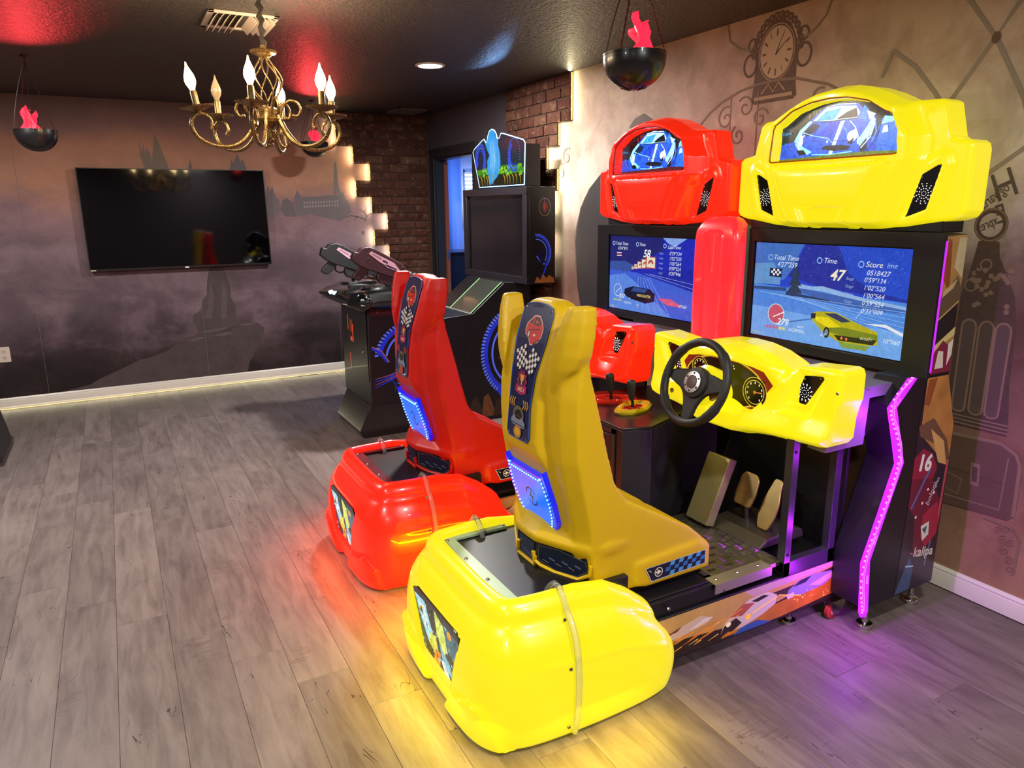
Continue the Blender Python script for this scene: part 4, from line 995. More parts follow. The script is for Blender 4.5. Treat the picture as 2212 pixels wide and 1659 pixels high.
def racer(yc, C, who):
    """one twin-seat racing machine; yc = its centre line"""
    label = {'y': 'yellow glowing racing arcade machine, nearest the camera, with purple light strip', 'r': 'red glowing racing arcade machine beyond the yellow one'}[who]
    T = thing('racing_machine', label, 'arcade machine', (1.7, yc, 0), 'racing arcade machines side by side')
    fx = lambda x: front(x, yc)
    SO = 1 if who == 'y' else -1
    UL, UR = (-.205, .312) if who == 'y' else (-.312, .205)
    YR = lambda u: yc - u
    # ---------------- tower
    tower = obj('tower', MB().box((2.468, YR(.462), .958), (2.598, YR(-.462), 1.452)), M_BLACK, T, bevel=.004)
    bez = [(-.466, .955), (.466, .955), (.466, 1.456), (-.466, 1.456)]
    m = MB()
    fr = fx(2.468)
    W0, W1, Z0, Z1 = -.362, .362, .992, 1.405
    for a in ((-.466, .955, .466, Z0), (-.466, Z1, .466, 1.456), (-.466, Z0, W0, Z1), (W1, Z0, .466, Z1)):
        m.prism([(a[0], a[1]), (a[2], a[1]), (a[2], a[3]), (a[0], a[3])], fr, 0, .012)
    obj('bezel', m, M_BLACK, tower)
    scr = obj('game_screen', MB().prism([(W0, Z0), (W1, Z0), (W1, Z1), (W0, Z1)], fr, 0, .002), M_BLACKG, T)
    screen_art(fx(2.468 - .0022), scr, who)
    # column halves beside the foot well, with the kinked front edge
    PROFC = [(2.262, .108), (2.668, .115), (2.672, .755), (2.595, .960), (2.388, .960), (2.308, .874), (2.385, .661), (2.258, .312)]
    for s in (1, -1):
        y0, y1 = YR(s * .462), YR(s * .318)
        obj('side_column', MB().prism(PROFC, FR((0, y1, 0), (1, 0, 0), (0, 0, 1)), 0, (y1 - y0)), M_BLACK, T, bevel=.004)
    # side print
    def side_art(Y0):
        g = FR((0, Y0, 0), (1, 0, 0), (0, 0, 1)); A = Art(g, .0008)
        f = lambda c, **k: PL(c, .35, coat=.2, **k)
        A.poly([(2.480, .968), (2.592, .968), (2.596, 1.450), (2.480, 1.446)], f('#a57c45', tex=.45, tscale=14))
        A.poly([(2.484, 1.30), (2.53, 1.25), (2.51, 1.43), (2.488, 1.44)], f('#8a3f1c', tex=.4, tscale=20)); A.poly([(2.54, 1.34), (2.594, 1.30), (2.594, 1.44), (2.55, 1.44)], f('#b9a880', tex=.3, tscale=20))
        A.poly([(2.482, 1.13), (2.592, 1.19), (2.594, 1.27), (2.57, 1.31), (2.482, 1.24)], f('#5c4a34')); A.poly([(2.482, 1.155), (2.592, 1.215), (2.592, 1.13), (2.482, 1.06)], f('#1d1a1a'))
        A.poly([(2.487, 1.235), (2.55, 1.268), (2.57, 1.30), (2.50, 1.262)], f('#b8a070')); A.line([(2.484, 1.16), (2.592, 1.22)], .006, f('#b99a5c')); A.poly([(2.482, 1.07), (2.594, 1.13), (2.594, 1.10), (2.482, 1.05)], f('#c8b878'))
        A.poly([(2.482, .968), (2.594, .968), (2.594, 1.05), (2.53, 1.085), (2.482, 1.04)], f('#7a2038')); A.poly([(2.50, .985), (2.55, .985), (2.54, 1.045), (2.51, 1.05)], f('#d8c8b8')); A.poly([(2.568, .99), (2.592, 1.03), (2.592, 1.085), (2.565, 1.07)], f('#d6d2c0'))
        A.build('upper_side_print', T, 'printed panel with fire and car bonnets beside the screen')
        A = Art(g, .0008)
        lower = [(2.432, .118), (2.664, .120), (2.668, .752), (2.592, .955), (2.47, .955), (2.455, .80), (2.452, .50)]
        A.poly(lower, f('#241c28'))
        A.poly([(2.47, .955), (2.592, .955), (2.667, .755), (2.667, .63), (2.58, .66), (2.47, .75)], f('#b0773a', tex=.5, tscale=14)); A.poly([(2.48, .95), (2.53, .95), (2.50, .85), (2.47, .86)], f('#8a4a20', tex=.4, tscale=30))
        A.poly([(2.455, .78), (2.54, .80), (2.64, .70), (2.665, .64), (2.66, .60), (2.56, .70), (2.47, .74)], f('#6a4a34')); A.poly([(2.53, .76), (2.62, .70), (2.655, .60), (2.60, .62)], f('#cfa060'))
        A.poly([(2.452, .66), (2.50, .69), (2.56, .66), (2.60, .60), (2.58, .55), (2.50, .57), (2.452, .58)], f('#8d1f38')); A.poly([(2.452, .58), (2.58, .56), (2.63, .48), (2.66, .45), (2.655, .33), (2.60, .30), (2.53, .25), (2.51, .30), (2.50, .42), (2.452, .47)], f('#6a1830'))
        A.poly([(2.55, .42), (2.63, .46), (2.655, .40), (2.65, .32), (2.59, .28), (2.55, .33)], f('#a4243c')); A.poly([(2.655, .62), (2.667, .62), (2.655, .36), (2.645, .42)], f('#c84858'))
        A.poly([(2.545, .375), (2.595, .385), (2.60, .33), (2.565, .31)], f('#d8dcd0')); A.poly([(2.555, .36), (2.585, .37), (2.58, .335)], f('#4a5a68'))
        A.line([(2.47, .46), (2.53, .56), (2.56, .60)], .010, f('#5a6aa8')); A.line([(2.62, .30), (2.60, .20)], .008, f('#6a7a98'))
        A.poly([(2.432, .120), (2.52, .122), (2.53, .20), (2.50, .26), (2.47, .20)], f('#3a5474')); A.line([(2.48, .225), (2.53, .215)], .006, f('#a8c4e0'))
        A.text('16', .085, 2.475, .61, f('#e8e4dc'), bold=.04, rot=-.15); A.text('kalipa', .055, 2.52, .255, f('#e0d4cc'), rot=-.15, bold=.02); A.text('boloci', .036, 2.575, .45, f('#d8d0d0'), rot=1.15, shear=.2); A.text('Jifes', .024, 2.61, .52, f('#d8d0d0'), rot=1.15)
        for x, z in ((2.56, .52), (2.535, .47), (2.505, .42), (2.60, .50)): A.disc(x, z, .006, .006, f('#fff0d8'), 8)
        A.line([(2.50, .275), (2.53, .262), (2.555, .28)], .004, f('#c86a8a'))
        return A.build('lower_side_print', T, 'printed side panel with red racing car and the number 16')
    if who == 'y': side_art(YR(.462))
    # violet edge-lit fin
    fin_in = [(2.395, .966), (2.300, .874), (2.378, .661), (2.250, .312), (2.272, .104)]
    fin_out = [(2.352, .972), (2.256, .878), (2.334, .664), (2.206, .312), (2.226, .110)]
    pts = fin_in + [(2.262, .085), (2.238, .088)] + list(reversed(fin_out))
    g = FR((0, YR(.462 if who == 'y' else -.471), 0), (1, 0, 0), (0, 0, 1))
    fin = obj('light_fin', MB().prism(pts, g, .001, .009), M_PURPLE, T, label='glowing violet zigzag light strip')
    dd = MB()
    path = smooth_path(fin_out, 44)
    for p in path: dd.ball(g(p.x + .010, p.y, .010), .0042, 6)
    obj('diodes', dd, M_PINK, fin, kind='stuff')
    A = Art(g, .0092); 
    for off in (.020, .028): A.line([(p.x + off, p.y) for p in path], .0022, M_PINK)
    for z in (.90, .80, .68, .55, .40, .25):
        for k in range(3):
            xx = lerp_tab([(.110, 2.226), (.312, 2.206), (.664, 2.334), (.878, 2.256), (.972, 2.352)], z - k * .011) + .032
            A.ring(xx, z - k * .011, .006, .006, .0015, M_PINK, 6)
    A.build('etched_lines', fin)
    if who == 'y': obj('light_fin', MB().box((2.474, YR(.462) - .004, .975), (2.480, YR(.462), 1.43)), M_PURPLE, T)
    # ---------------- header
    HX = 2.505
    obj('header_box', MB().box((2.50, YR(.43), 1.456), (2.62, YR(-.43), 1.60)), M_BLACK, T, bevel=.004)
    hm, hd = header_mesh(fx(HX))
    head = obj('header', hm, C['glow'], T, smooth=50, label='moulded car-front header glowing from inside')
    header_art(fx(HX - hd(0, 1.80) - .002), head, who)
    obj('picture_lip', MB().tube([fx(HX)(u * 1.005, 1.722 + (v - 1.722) * 1.012, hd(u * 1.06, 1.722 + (v - 1.722) * 1.05 - .004) - .008) for u, v in rounded(WIN, .012, 2)], .0035, 6, True), C['lip'], head)
    for H, cx in ((HLR, .352), (HLL, -.352)):
        lamp_plate('headlamp_plate', H, fx(HX), hd(cx, 1.59) + .002, (cx, 1.588), head)
    # ---------------- dashboard
    DXX = 2.02
    dm, dd_ = dash_mesh(fx(DXX))
    dash = obj('dashboard', dm, C['glow'], T, smooth=50, label='moulded dashboard glowing from inside')
    for H, cx in ((DHR, .322), (DHL, -.322)):
        lamp_plate('dash_lamp_plate', H, fx(DXX), dd_(cx, .935) + .002, (cx - .006 * (1 if cx > 0 else -1), .932), dash, .030)
    d0 = dd_(0, .90)
    A = Art(fx(DXX - d0 - .003), 0.0, .0004)
    A.poly(CLU, PL('#8a2414', .4, emit='#8a2414', estr=.25, name='dim orange print')); A.poly([(-.17, .86), (-.19, .95), (-.08, .995), (.08, .995), (.20, .95), (.15, .85), (.06, .832), (-.06, .832)], PL('#120f0e', .3))
    yl = PL('#d8c23a', .4, emit='#d8c23a', estr=.35, name='dim yellow print'); wl = PL('#f0e8d0', .4, emit='#f0e8d0', estr=.5, name='dim white print'); bk = PL('#0b0b0a', .25)
    A.ring(0, .915, .20, .095, .006, yl, 40)
    for cx, cy, r in ((.155, .905, .056), (-.125, .945, .044)):
        A.disc(cx, cy, r, r, bk); A.ring(cx, cy, r, r, .003, yl); A.ring(cx, cy, r * .8, r * .8, .003, yl)
        for i in range(9):
            a = pi * 1.25 - i * pi * 1.5 / 8; A.disc(cx + r * .62 * cos(a), cy + r * .62 * sin(a), .0028, .0045, wl, 6)
        A.line([(cx, cy), (cx + r * .6, cy + .003)], .003, PL('#e8803a', .4, emit='#e8803a', estr=.6, name='orange needle')); A.disc(cx, cy, .006, .006, PL('#e8a03a', .4))
    for i in range(6):
        a = pi - i * pi / 5; A.disc(.03 + .022 * cos(a), .972 + .016 * sin(a), .003, .003, wl, 6)
    A.line([(.03, .968), (.02, .982)], .003, PL('#e8803a', .4))
    A.build('gauge_cluster', dash)
    for s, z in ((1, .83), (-1, .83)):
        pass
    fr = fx(DXX)
    obj('start_button', MB().lathe([(0, 0), (.017, 0), (.017, .006), (.014, .007), (.014, .016), (.011, .019), (0, .02)], fr(-.345, .815, dd_(-.345, .815)), (-1, 0, 0), 18), PL('#c8402a', .3, emit='#c8402a', estr=.3, name='amber button'), dash, smooth=35)
    obj('coin_key', MB().lathe([(0, 0), (.011, 0), (.011, .004), (0, .006)], fr(-.29, .815, dd_(-.29, .815)), (-1, 0, 0), 14), M_CHROME, dash)
    for u, v in ((.425, .81), (-.425, .81), (.455, .96), (-.455, .96)):
        obj('screw', MB().lathe([(0, 0), (.006, 0), (.004, .003), (0, .004)], fr(u, v, .018), (-1, 0, 0), 10), M_SCREW, dash)
    # ---------------- steering wheel
    cW = Vector((1.812, yc, .927)); ax = Vector((-1, 0, .36)).normalized(); wu = Vector((ax.z, 0, -ax.x)); wr = Vector((0, -1, 0))
    w = lambda a, b, d=0: cW + wr * a + wu * b + ax * d
    wheel = obj('steering_wheel', MB().tube([w(.152 * cos(2 * pi * i / 64), .152 * sin(2 * pi * i / 64)) for i in range(64)], [.0155 + .0028 * (1 if (i % 32) in (6, 7, 8, 9, 24, 25, 26, 27) else 0) for i in range(64)], 14, True), M_RUBBER, T, smooth=60, label='black steering wheel with silver centre plate')
    sp = MB()
    sp.prism(rounded([(-.142, .030), (-.06, .045), (.06, .045), (.142, .030), (.145, -.006), (.06, -.035), (.035, -.075), (.022, -.148), (-.022, -.148), (-.035, -.075), (-.06, -.035), (-.145, -.006)], .02, 3), w, -.022, -.006)
    obj('spokes', sp, M_RUBBER, wheel, bevel=.006)
    obj('horn_pad', MB().lathe([(0, -.03), (.058, -.03), (.062, -.012), (.056, .004), (.03, .010), (0, .010)], cW, ax, 28), M_RUBBER, wheel, smooth=50)
    obj('centre_plate', MB().lathe([(0, .009), (.040, .009), (.040, .0125), (.026, .0135), (.026, .0105), (0, .0115)], cW, ax, 32), PL('#b9b5ae', .3, .9, name='satin silver'), wheel, smooth=30)
    obj('emblem', MB().lathe([(0, .011), (.0245, .011), (.022, .0138), (0, .0142)], cW, ax, 24), PL('#4a2a22', .25, coat=.5, tex=.5, tscale=60), wheel, smooth=30)
    for i in range(6):
        a = pi / 6 + i * pi / 3; obj('screw', MB().lathe([(0, .0125), (.0045, .0125), (.0035, .015), (0, .0155)], w(.033 * cos(a), .033 * sin(a)), ax, 8), PL('#3c3a38', .3, 1.0), wheel)
    for s in (-1, 1):
        obj('shift_paddle', MB().prism(rounded([(s * .05, -.01), (s * .075, .022), (s * .112, .018), (s * .104, -.022), (s * .07, -.05)], .008, 2), w, -.040, -.030), PL('#b9a04a', .35, .6), wheel)
    obj('steering_column', MB().lathe([(.052, -.22), (.052, -.10), (.075, -.095), (.078, -.05), (.05, -.035), (.03, -.02)], cW, ax, 28), C['glow'], T, smooth=40)
    # ---------------- dash bracket, foot well
    br = MB()
    br.prism([(2.155, .735), (2.156, .735), (2.21, .90), (2.245, .925), (2.44, .90), (2.468, .715), (2.235, .735)], FR((0, YR(SO * .318), 0), (1, 0, 0), (0, 0, 1)), -.004, .004)
    br.prism([(2.04, .735), (2.235, .735), (2.245, .925), (2.06, 1.0)], FR((0, YR(.40 if SO > 0 else -.334), 0), (1, 0, 0), (0, 0, 1)), -.07, .004)
    br.box((2.06, YR(.40), .90), (2.47, YR(-.40), .94))
    obj('dash_bracket', br, PL('#6a6070', .4), T)
    m = MB()
    m.prism([(1.20, .07), (2.295, .07), (2.295, .243), (1.20, .243)], FR((0, YR(UR), 0), (1, 0, 0), (0, 0, 1)), -(UR - UL), 0)
    plinth = obj('plinth', m, M_BLACK, T, bevel=.004)
    obj('base_ledge', MB().box((1.25, YR(UR - .012), .243), (1.70, YR(UL + .012), .300)).box((1.29, YR(.285), .300), (1.66, YR(.10), .306)), M_BLACK, T, bevel=.003)
    fw_ = MB()
    fw_.box((2.285, YR(UR), .25), (2.30, YR(UL), .96)).box((2.26, YR(UR), .72), (2.30, YR(UL), .96)).box((1.98, YR(UR), .243), (2.30, YR(UL), .262))
    obj('footwell_walls', fw_, M_BLACK, T)
    def sbox(x0, u0, z0, x1, u1, z1):
        ya, yb = sorted((YR(SO * u0), YR(SO * u1))); return MB().box((x0, ya, z0), (x1, yb, z1))
    for x in (1.985, 2.222):
        obj('foot_post', sbox(x, .318, .243, x + .034, .286, .80), PL('#2a2730', .35), T, bevel=.002)
    obj('foot_post', sbox(1.985, .318, .243, 2.256, .286, .300), PL('#2a2730', .35), T, bevel=.002)
    for z in (.72, .33): obj('screw', MB().lathe([(0, 0), (.007, 0), (.005, .003), (0, .003)], (2.002, YR(SO * .318), z), (0, -SO, 0), 10), M_BLACKG, T)
    obj('tread_plate', MB().box((1.66, YR(UR - .012), .286), (2.0, YR(UL + .005), .300)), M_TREAD, T)
    tp = MB()
    for i in range(8):
        for j in range(14):
            x0, y0 = 1.685 + i * .042, YR(UR - .022) + .02 + j * .042
            if x0 > 1.985 or y0 > YR(UL + .02): continue
            for k in range(5):
                o_ = (k - 2) * .0068
                if (i + j) % 2: a, b, hx, hy = x0, y0 + o_, .014, .0016
                else: a, b, hx, hy = x0 + o_, y0, .0016, .014
                tp.add([(a - hx, b - hy, .2995), (a + hx, b - hy, .2995), (a + hx, b + hy, .2995), (a - hx, b + hy, .2995), (a, b, .3045)], [(0, 1, 4), (1, 2, 4), (2, 3, 4), (3, 0, 4)])
    obj('tread_bars', tp, M_TREAD, T, kind='stuff')
    obj('edge_strip', MB().box((1.66, YR(UR), .300), (1.93, YR(UR - .05), .304)).box((1.66, YR(UR + .004), .268), (1.93, YR(UR), .304)), PL('#c0bcae', .35, .85, name='aluminium strip'), T)
    for x in (1.69, 1.79, 1.89): obj('screw', MB().lathe([(0, 0), (.006, 0), (.004, .003), (0, .003)], (x, YR(UR - .027), .304), (0, 0, 1), 10), M_SCREW, T)
    for x in (1.46, 1.70): obj('screw', MB().lathe([(0, 0), (.008, 0), (.006, .004), (0, .005)], (x, YR(UR), .272), (0, -1, 0), 10), M_SCREW, T)
    # pedals
    fp = obj('foot_rest', MB().prism(rounded([(1.90, .315), (1.945, .300), (2.07, .548), (2.045, .60), (1.985, .592)], .006, 2), FR((0, YR(-.055), 0), (1, 0, 0), (0, 0, 1)), -.075, .0) if 0 else MB().add(
        [(1.945, YR(-.035), .315), (1.945, YR(-.155), .315), (2.055, YR(-.155), .575), (2.055, YR(-.035), .575), (1.985, YR(-.035), .300), (1.985, YR(-.155), .300), (2.095, YR(-.155), .56), (2.095, YR(-.035), .56)],
        [(0, 1, 2, 3), (7, 6, 5, 4), (0, 3, 7, 4), (1, 5, 6, 2), (3, 2, 6, 7), (0, 4, 5, 1)]), PL('#a8a070', .4, .55, name='scuffed foot rest', tex=.15, tscale=10), T, bevel=.003)
    base = obj('pedal_base', MB().prism([(1.985, .300), (2.03, .332), (2.18, .345), (2.22, .335), (2.23, .300)], FR((0, YR(.20), 0), (1, 0, 0), (0, 0, 1)), -.27, 0), PL('#4a443a', .45, .5, name='cast pedal base'), T, bevel=.005)
    for nm, u0, u1, x0, z0, x1, z1, pts in (('brake_pedal', -.01, .07, 2.07, .40, 2.12, .53, [(-.043, .0), (.043, .0), (.05, .05), (.046, .115), (.03, .135), (-.03, .135), (-.046, .115), (-.05, .05)]),
                                  ('accelerator_pedal', .095, .165, 2.08, .335, 2.16, .53, [(-.026, .0), (.026, .0), (.040, .05), (.040, .11), (.026, .165), (.022, .205), (-.018, .205), (-.026, .165), (-.040, .11), (-.040, .05)])):
        uc = (u0 + u1) / 2; dz = Vector((x1 - x0, 0, z1 - z0)).normalized()
        g2 = FR((x0, YR(uc), z0), (0, -1, 0), dz)
        pd = obj(nm, MB().prism(rounded(pts, .014, 3), g2, 0, .010), M_PEDAL, T, bevel=.003)
        obj('lever', MB().tube([(x0 + .03, YR(uc), .31), (x0 + .02, YR(uc), z0 + .05)], .009, 8), M_STEEL, pd)
    # ---------------- side print on the plinth
    g = FR((0, YR(UR), 0), (1, 0, 0), (0, 0, 1)); A = Art(g, .0008)
    f = lambda c, **k: PL(c, .3, coat=.25, **k)
    x0, x1, z0, z1 = 1.40, 2.288, .078, .238
    A.rect(x0, z0, x1, z1, f('#2a1c12')); A.poly([(x0, .15), (1.75, .12), (x1, .19), (x1, z1), (x0, z1)], f('#c89a5a', tex=.35, tscale=9)); A.poly([(1.85, .205), (x1, .22), (x1, z1), (1.80, z1)], f('#c8a0a8', tex=.2, tscale=12))
    A.poly([(1.88, .19), (2.05, .195), (x1, .215), (x1, .17), (2.0, .165)], f('#3a2a26', tex=.5, tscale=40))
    A.poly([(1.70, .085), (2.0, .082), (x1, .10), (x1, .17), (2.06, .15), (1.80, .13)], f('#b8741c', tex=.5, tscale=16)); A.poly([(1.76, z0), (1.95, z0), (1.88, .105), (1.80, .10)], f('#2a58a0'))
    A.poly([(1.70, .10), (1.715, .14), (1.76, .165), (1.83, .20), (1.92, .205), (1.97, .18), (1.965, .145), (1.90, .12), (1.80, .098)], f('#d8c8bc')); A.poly([(1.74, .155), (1.80, .19), (1.86, .18), (1.80, .145)], f('#b8584a')); A.poly([(1.84, .19), (1.90, .198), (1.93, .188), (1.87, .178)], f('#2a2624'))
    A.poly([(1.70, .10), (1.715, .128), (1.77, .145), (1.80, .118), (1.76, .098)], f('#2a1e1a')); A.disc(1.735, .13, .012, .010, f('#f0e0b0', emit='#f0e0b0', estr=.3), 10); A.disc(1.83, .132, .014, .012, f('#f0b040', emit='#f0b040', estr=.4), 10)
    A.poly([(2.02, .155), (2.03, .18), (2.08, .205), (2.16, .212), (2.26, .20), (2.285, .175), (2.22, .150), (2.10, .142)], f('#8a88a8')); A.poly([(2.05, .185), (2.09, .204), (2.15, .207), (2.12, .188)], f('#2a2a38')); A.poly([(2.14, .17), (2.26, .195), (2.285, .175), (2.20, .155)], f('#d0b090'))
    A.poly([(2.02, .16), (2.06, .165), (2.06, .145), (2.03, .143)], f('#d8d0e0'))
    A.poly([(1.43, .15), (1.50, .185), (1.60, .205), (1.64, .19), (1.60, .165), (1.52, .15)], f('#d8b8a0')); A.poly([(1.55, .165), (1.62, .19), (1.66, .185), (1.62, .165)], f('#e8d8d0')); A.poly([(1.44, .17), (1.52, .19), (1.50, .175)], f('#7a3a28'))
    for i in range(22):
        r = random.Random(i + 9); x, z = r.uniform(1.41, 1.72), r.uniform(.082, .15); L_ = r.uniform(.03, .11)
        A.line([(x, z), (x + L_, z + L_ * .28)], [.001, .004], f(r.choice(['#f0a030', '#e87020', '#f8d070']), emit='#e88020', estr=.15))
    for i in range(14):
        r = random.Random(i + 70); x, z = r.uniform(2.05, 2.27), r.uniform(.10, .155); A.disc(x, z, r.uniform(.002, .006), r.uniform(.002, .004), f('#f8d060', emit='#f8d060', estr=.3), 6)
    A.line([(1.85, .14), (1.98, .175), (2.10, .14)], .004, f('#f8c050', emit='#f8c050', estr=.4))
    A.build('plinth_print', plinth, 'printed panel of racing cars with orange sparks')
    # ---------------- feet, castor
    for x, u, rr in ((2.331, .424, .030), (2.697 - .05, .40, .030), (2.10, UR - .044, .028), (2.331, -.424, .030), (2.647, -.40, .030), (1.35, UR - .05, .028), (1.35, UL + .05, .028)):
        zt = .108 if x > 2.2 else .07
        obj('levelling_foot', MB().lathe([(0, 0), (rr, 0), (rr, .014), (rr * .93, .018), (.012, .022), (.012, .034), (.009, .036), (.009, zt)], (x, YR(u), 0), (0, 0, 1), 20), M_CHROME, T, smooth=35)
    cst = obj('castor', MB().prism([(2.24, .072), (2.32, .080), (2.328, .055), (2.292, .022), (2.262, .022), (2.25, .05)], FR((0, YR(SO * .325), 0), (1, 0, 0), (0, 0, 1)), .012, .016).prism([(2.24, .072), (2.32, .080), (2.328, .055), (2.292, .022), (2.262, .022), (2.25, .05)], FR((0, YR(SO * .325), 0), (1, 0, 0), (0, 0, 1)), -.016, -.012).box((2.24, YR(SO * .325) - .016, .070), (2.325, YR(SO * .325) + .016, .080)), M_CHROME, T)
    obj('wheel', MB().lathe([(0, -.011), (.026, -.011), (.033, -.007), (.033, .007), (.026, .011), (0, .011)], (2.268, YR(SO * .325), .034), (0, 1, 0), 22), PL('#a8342a', .4), cst, smooth=40)
    obj('hub', MB().lathe([(0, -.0125), (.014, -.0125), (.014, .0125), (0, .0125)], (2.268, YR(SO * .325), .034), (0, 1, 0), 14), PL('#d8c8a0', .4), cst)
    # ---------------- pod
    pod = obj('rear_pod', pod_mesh(yc), C['glow'], T, smooth=50, label='rounded rear bumper shell glowing from inside')
    FX = front(.765, yc)
    pl = obj('picture_window', MB().prism([(u * .99, .115 + (z - .115) * .99) for u, z in PPOST], FX, -.012, -.0035), M_BLACKG, pod)
    pod_art(front(.765 + .0033, yc), pl, [(u * .97, .118 + (z - .115) * .97) for u, z in PPOST])
    obj('tray', MB().box((.905, YR(.262), .26), (1.33, YR(-.262), .404)), M_BLACK, T, bevel=.004)
    m = MB()
    m.box((.885, YR(.262), .405), (.945, YR(-.262), .4165)).box((.945, YR(.262), .405), (1.155, YR(.238), .4165)).box((.945, YR(-.238), .405), (1.155, YR(-.262), .4165))
    lip_ = obj('tray_lip', m, C['traylip'], T, bevel=.002)
    for x, u in ((.915, .235), (.915, .08), (.915, -.08), (.915, -.235), (1.145, .25), (1.145, -.25)):
        obj('screw', MB().lathe([(0, 0), (.007, 0), (.005, .004), (0, .005)], (x, YR(u), .4165), (0, 0, 1), 10), M_SCREW, lip_)
    for x, z, u in ((1.045, .38, .345), (1.035, .25, .396), (1.035, .05, .388)):
        for s in (1, -1): obj('screw', MB().lathe([(0, 0), (.006, 0), (.004, .004), (0, .005)], (x - .012, YR(s * u), z), (0, -s, 0), 8), M_SCREW, pod)
    for s in (1, -1):
        pts = [(1.05, .215, .36), (1.047, .225, .418), (1.047, .240, .436), (1.047, .262, .455), (1.048, .29, .455), (1.048, .312, .432), (1.047, .33, .405), (1.046, .362, .375), (1.046, .388, .33), (1.046, .402, .27), (1.046, .407, .20), (1.046, .405, .13), (1.046, .398, .07), (1.046, .385, .022)]
        hook([(x, YR(s * u), z) for x, u, z in pts], pod)
        obj('blue_tip', MB().tube([(1.05, YR(s * .215), .362), (1.05, YR(s * .214), .335)], .0108, 10), PL('#1d55d8', .4), pod)
    # ---------------- seat
    seat = obj('seat', seat_mesh(yc), C['seat'], T, smooth=80, label='moulded plastic bucket seat')
    rm = seat.modifiers.new('blend', 'REMESH'); rm.mode = 'VOXEL'; rm.voxel_size = .006; rm.use_smooth_shade = True
    sm = seat.modifiers.new('soften', 'SMOOTH'); sm.factor = .5; sm.iterations = 9
    PB = [(1.106, .055), (1.192, .224), (1.25, .224)]
    sbase = obj('seat_base', MB().prism([(x, u) for x, u in PB] + [(x, -u) for x, u in reversed(PB)], FR((0, yc, 0), (1, 0, 0), (0, 1, 0)), .404, .492).box((1.34, YR(.215), .300), (1.67, YR(-.215), .36)), M_BLACK, T, bevel=.004)
    # graphic plates round the rear of the base, turned to the corner
    for s in (1, -1):
        a, b = Vector((1.106, YR(s * .055), 0)), Vector((1.192, YR(s * .228), 0))
        r_ = (b - a) if s > 0 else (a - b); o_ = a if s > 0 else b; L_ = r_.length
        fl = (lambda u: u) if s > 0 else (lambda u: L_ - u)
        g = FR((o_.x, o_.y, 0), r_, (0, 0, 1)); A = Art(g, .004)
        pts = [(fl(u), v) for u, v in ((.012, .432), (.014, .482), (L_ * .45, .486), (L_ * .97, .470), (L_ * 1.02, .440), (L_ * .82, .412), (L_ * .40, .410))]
        A.poly(pts, PL('#141a30', .3)); A.line(pts, .002, PL('#5a6070', .4), True)
        for i in range(6): A.line([(fl(.03 + i * .024), .436 + .012 * (i % 2)), (fl(.052 + i * .024), .430 + .012 * (i % 2))], .006 if i % 2 else .002, PL('#4a5a80' if i % 2 else '#8a8a90', .4))
        A.build('corner_badge', sbase, 'dark blue streaked graphic plate')
        obj('badge_rim', MB().tube([g(fl(u), v, .003) for u, v in ((-.008, .455), (-.004, .425), (.02, .412), (L_ * .38, .403), (L_ * .84, .403), (L_ * 1.06, .432), (L_ * 1.07, .462))], .0075, 6), C['seat'], sbase, smooth=60)
    g = front(1.106, yc); A = Art(g, .003); A.rect(-.05, .412, .05, .484, PL('#18203c', .3)); A.line([(-.04, .44), (.03, .43)], .003, PL('#4a5a80', .4)); A.build('corner_badge', sbase)
    obj('badge_rim', MB().tube([g(u, v, .003) for u, v in ((-.055, .44), (-.055, .408), (.055, .408), (.055, .44))], .008, 6), C['seat'], sbase, smooth=60)
    # side badge
    for s in (1,):
        g = FR((0, YR(.2515), 0), (1, 0, 0), (0, 0, 1)); A = Art(g, .0006)
        pts = [(1.405, .402), (1.432, .348), (1.668, .356), (1.668, .408)]
        A.poly(pts, PL('#c8ccd8', .4)); q = [(1.409, .4005), (1.4335, .3505), (1.6655, .358), (1.6655, .406)]; A.poly(q, PL('#14182a', .3))
        for i in range(9):
            for j in range(3):
                x = 1.49 + i * .019; z = .3535 + j * .0165 + .0006 * i
                if (i + j) % 2 and x < 1.645: A.poly([(x, z), (x + .019, z + .0006), (x + .024, z + .015), (x + .005, z + .0145)], PL('#2a6ab0' if j % 2 else '#4a94d0', .35))
        A.ring(1.462, .377, .017, .017, .0028, PL('#e4dcc8', .4)); A.poly([(1.455, .388), (1.474, .377), (1.455, .366), (1.459, .374), (1.450, .374), (1.450, .38), (1.459, .38)], PL('#e4dcc8', .4)); A.line([(1.42, .392), (1.432, .384)], .003, PL('#c8b070', .4))
        A.build('side_badge', seat, 'dark badge with arrow logo and blue chequers')
    # back panel with stickers
    bp = [(1.262, 1.160), (1.20, 1.1385), (1.15, 1.1225), (1.055, 1.0965), (.95, 1.0805), (.84, 1.0725)]
    lo_, hi_ = .835, 1.255
    def bfr(u, v, d=0):
        x = lerp_tab([(z, x_) for z, x_ in reversed(bp)], v)
        return Vector((x + .0035 - d, yc - u, v))
    wv = lambda v: lerp_tab([(.835, .070), (.95, .064), (1.05, .072), (1.15, .088), (1.255, .088)], v)
    rows, ms = [], MB()
    zs = [lo_ + (hi_ - lo_) * i / 28 for i in range(29)]
    def col(z, k, d): 
        ww = wv(z); e = min(z - lo_, hi_ - z); c_ = .022
        if e < c_: ww -= (c_ - sqrt(max(0, c_ * c_ - (c_ - e) ** 2))) * .6
        return bfr(k * ww, z + (.010 * (1 - k * k) if z > 1.2 else 0), d)
    ms.grid([[col(z, k / 4, .004) for k in range(-4, 5)] for z in zs])
    panel = obj('back_panel', ms, M_NAVY, seat, label='navy sticker panel with racing icons')
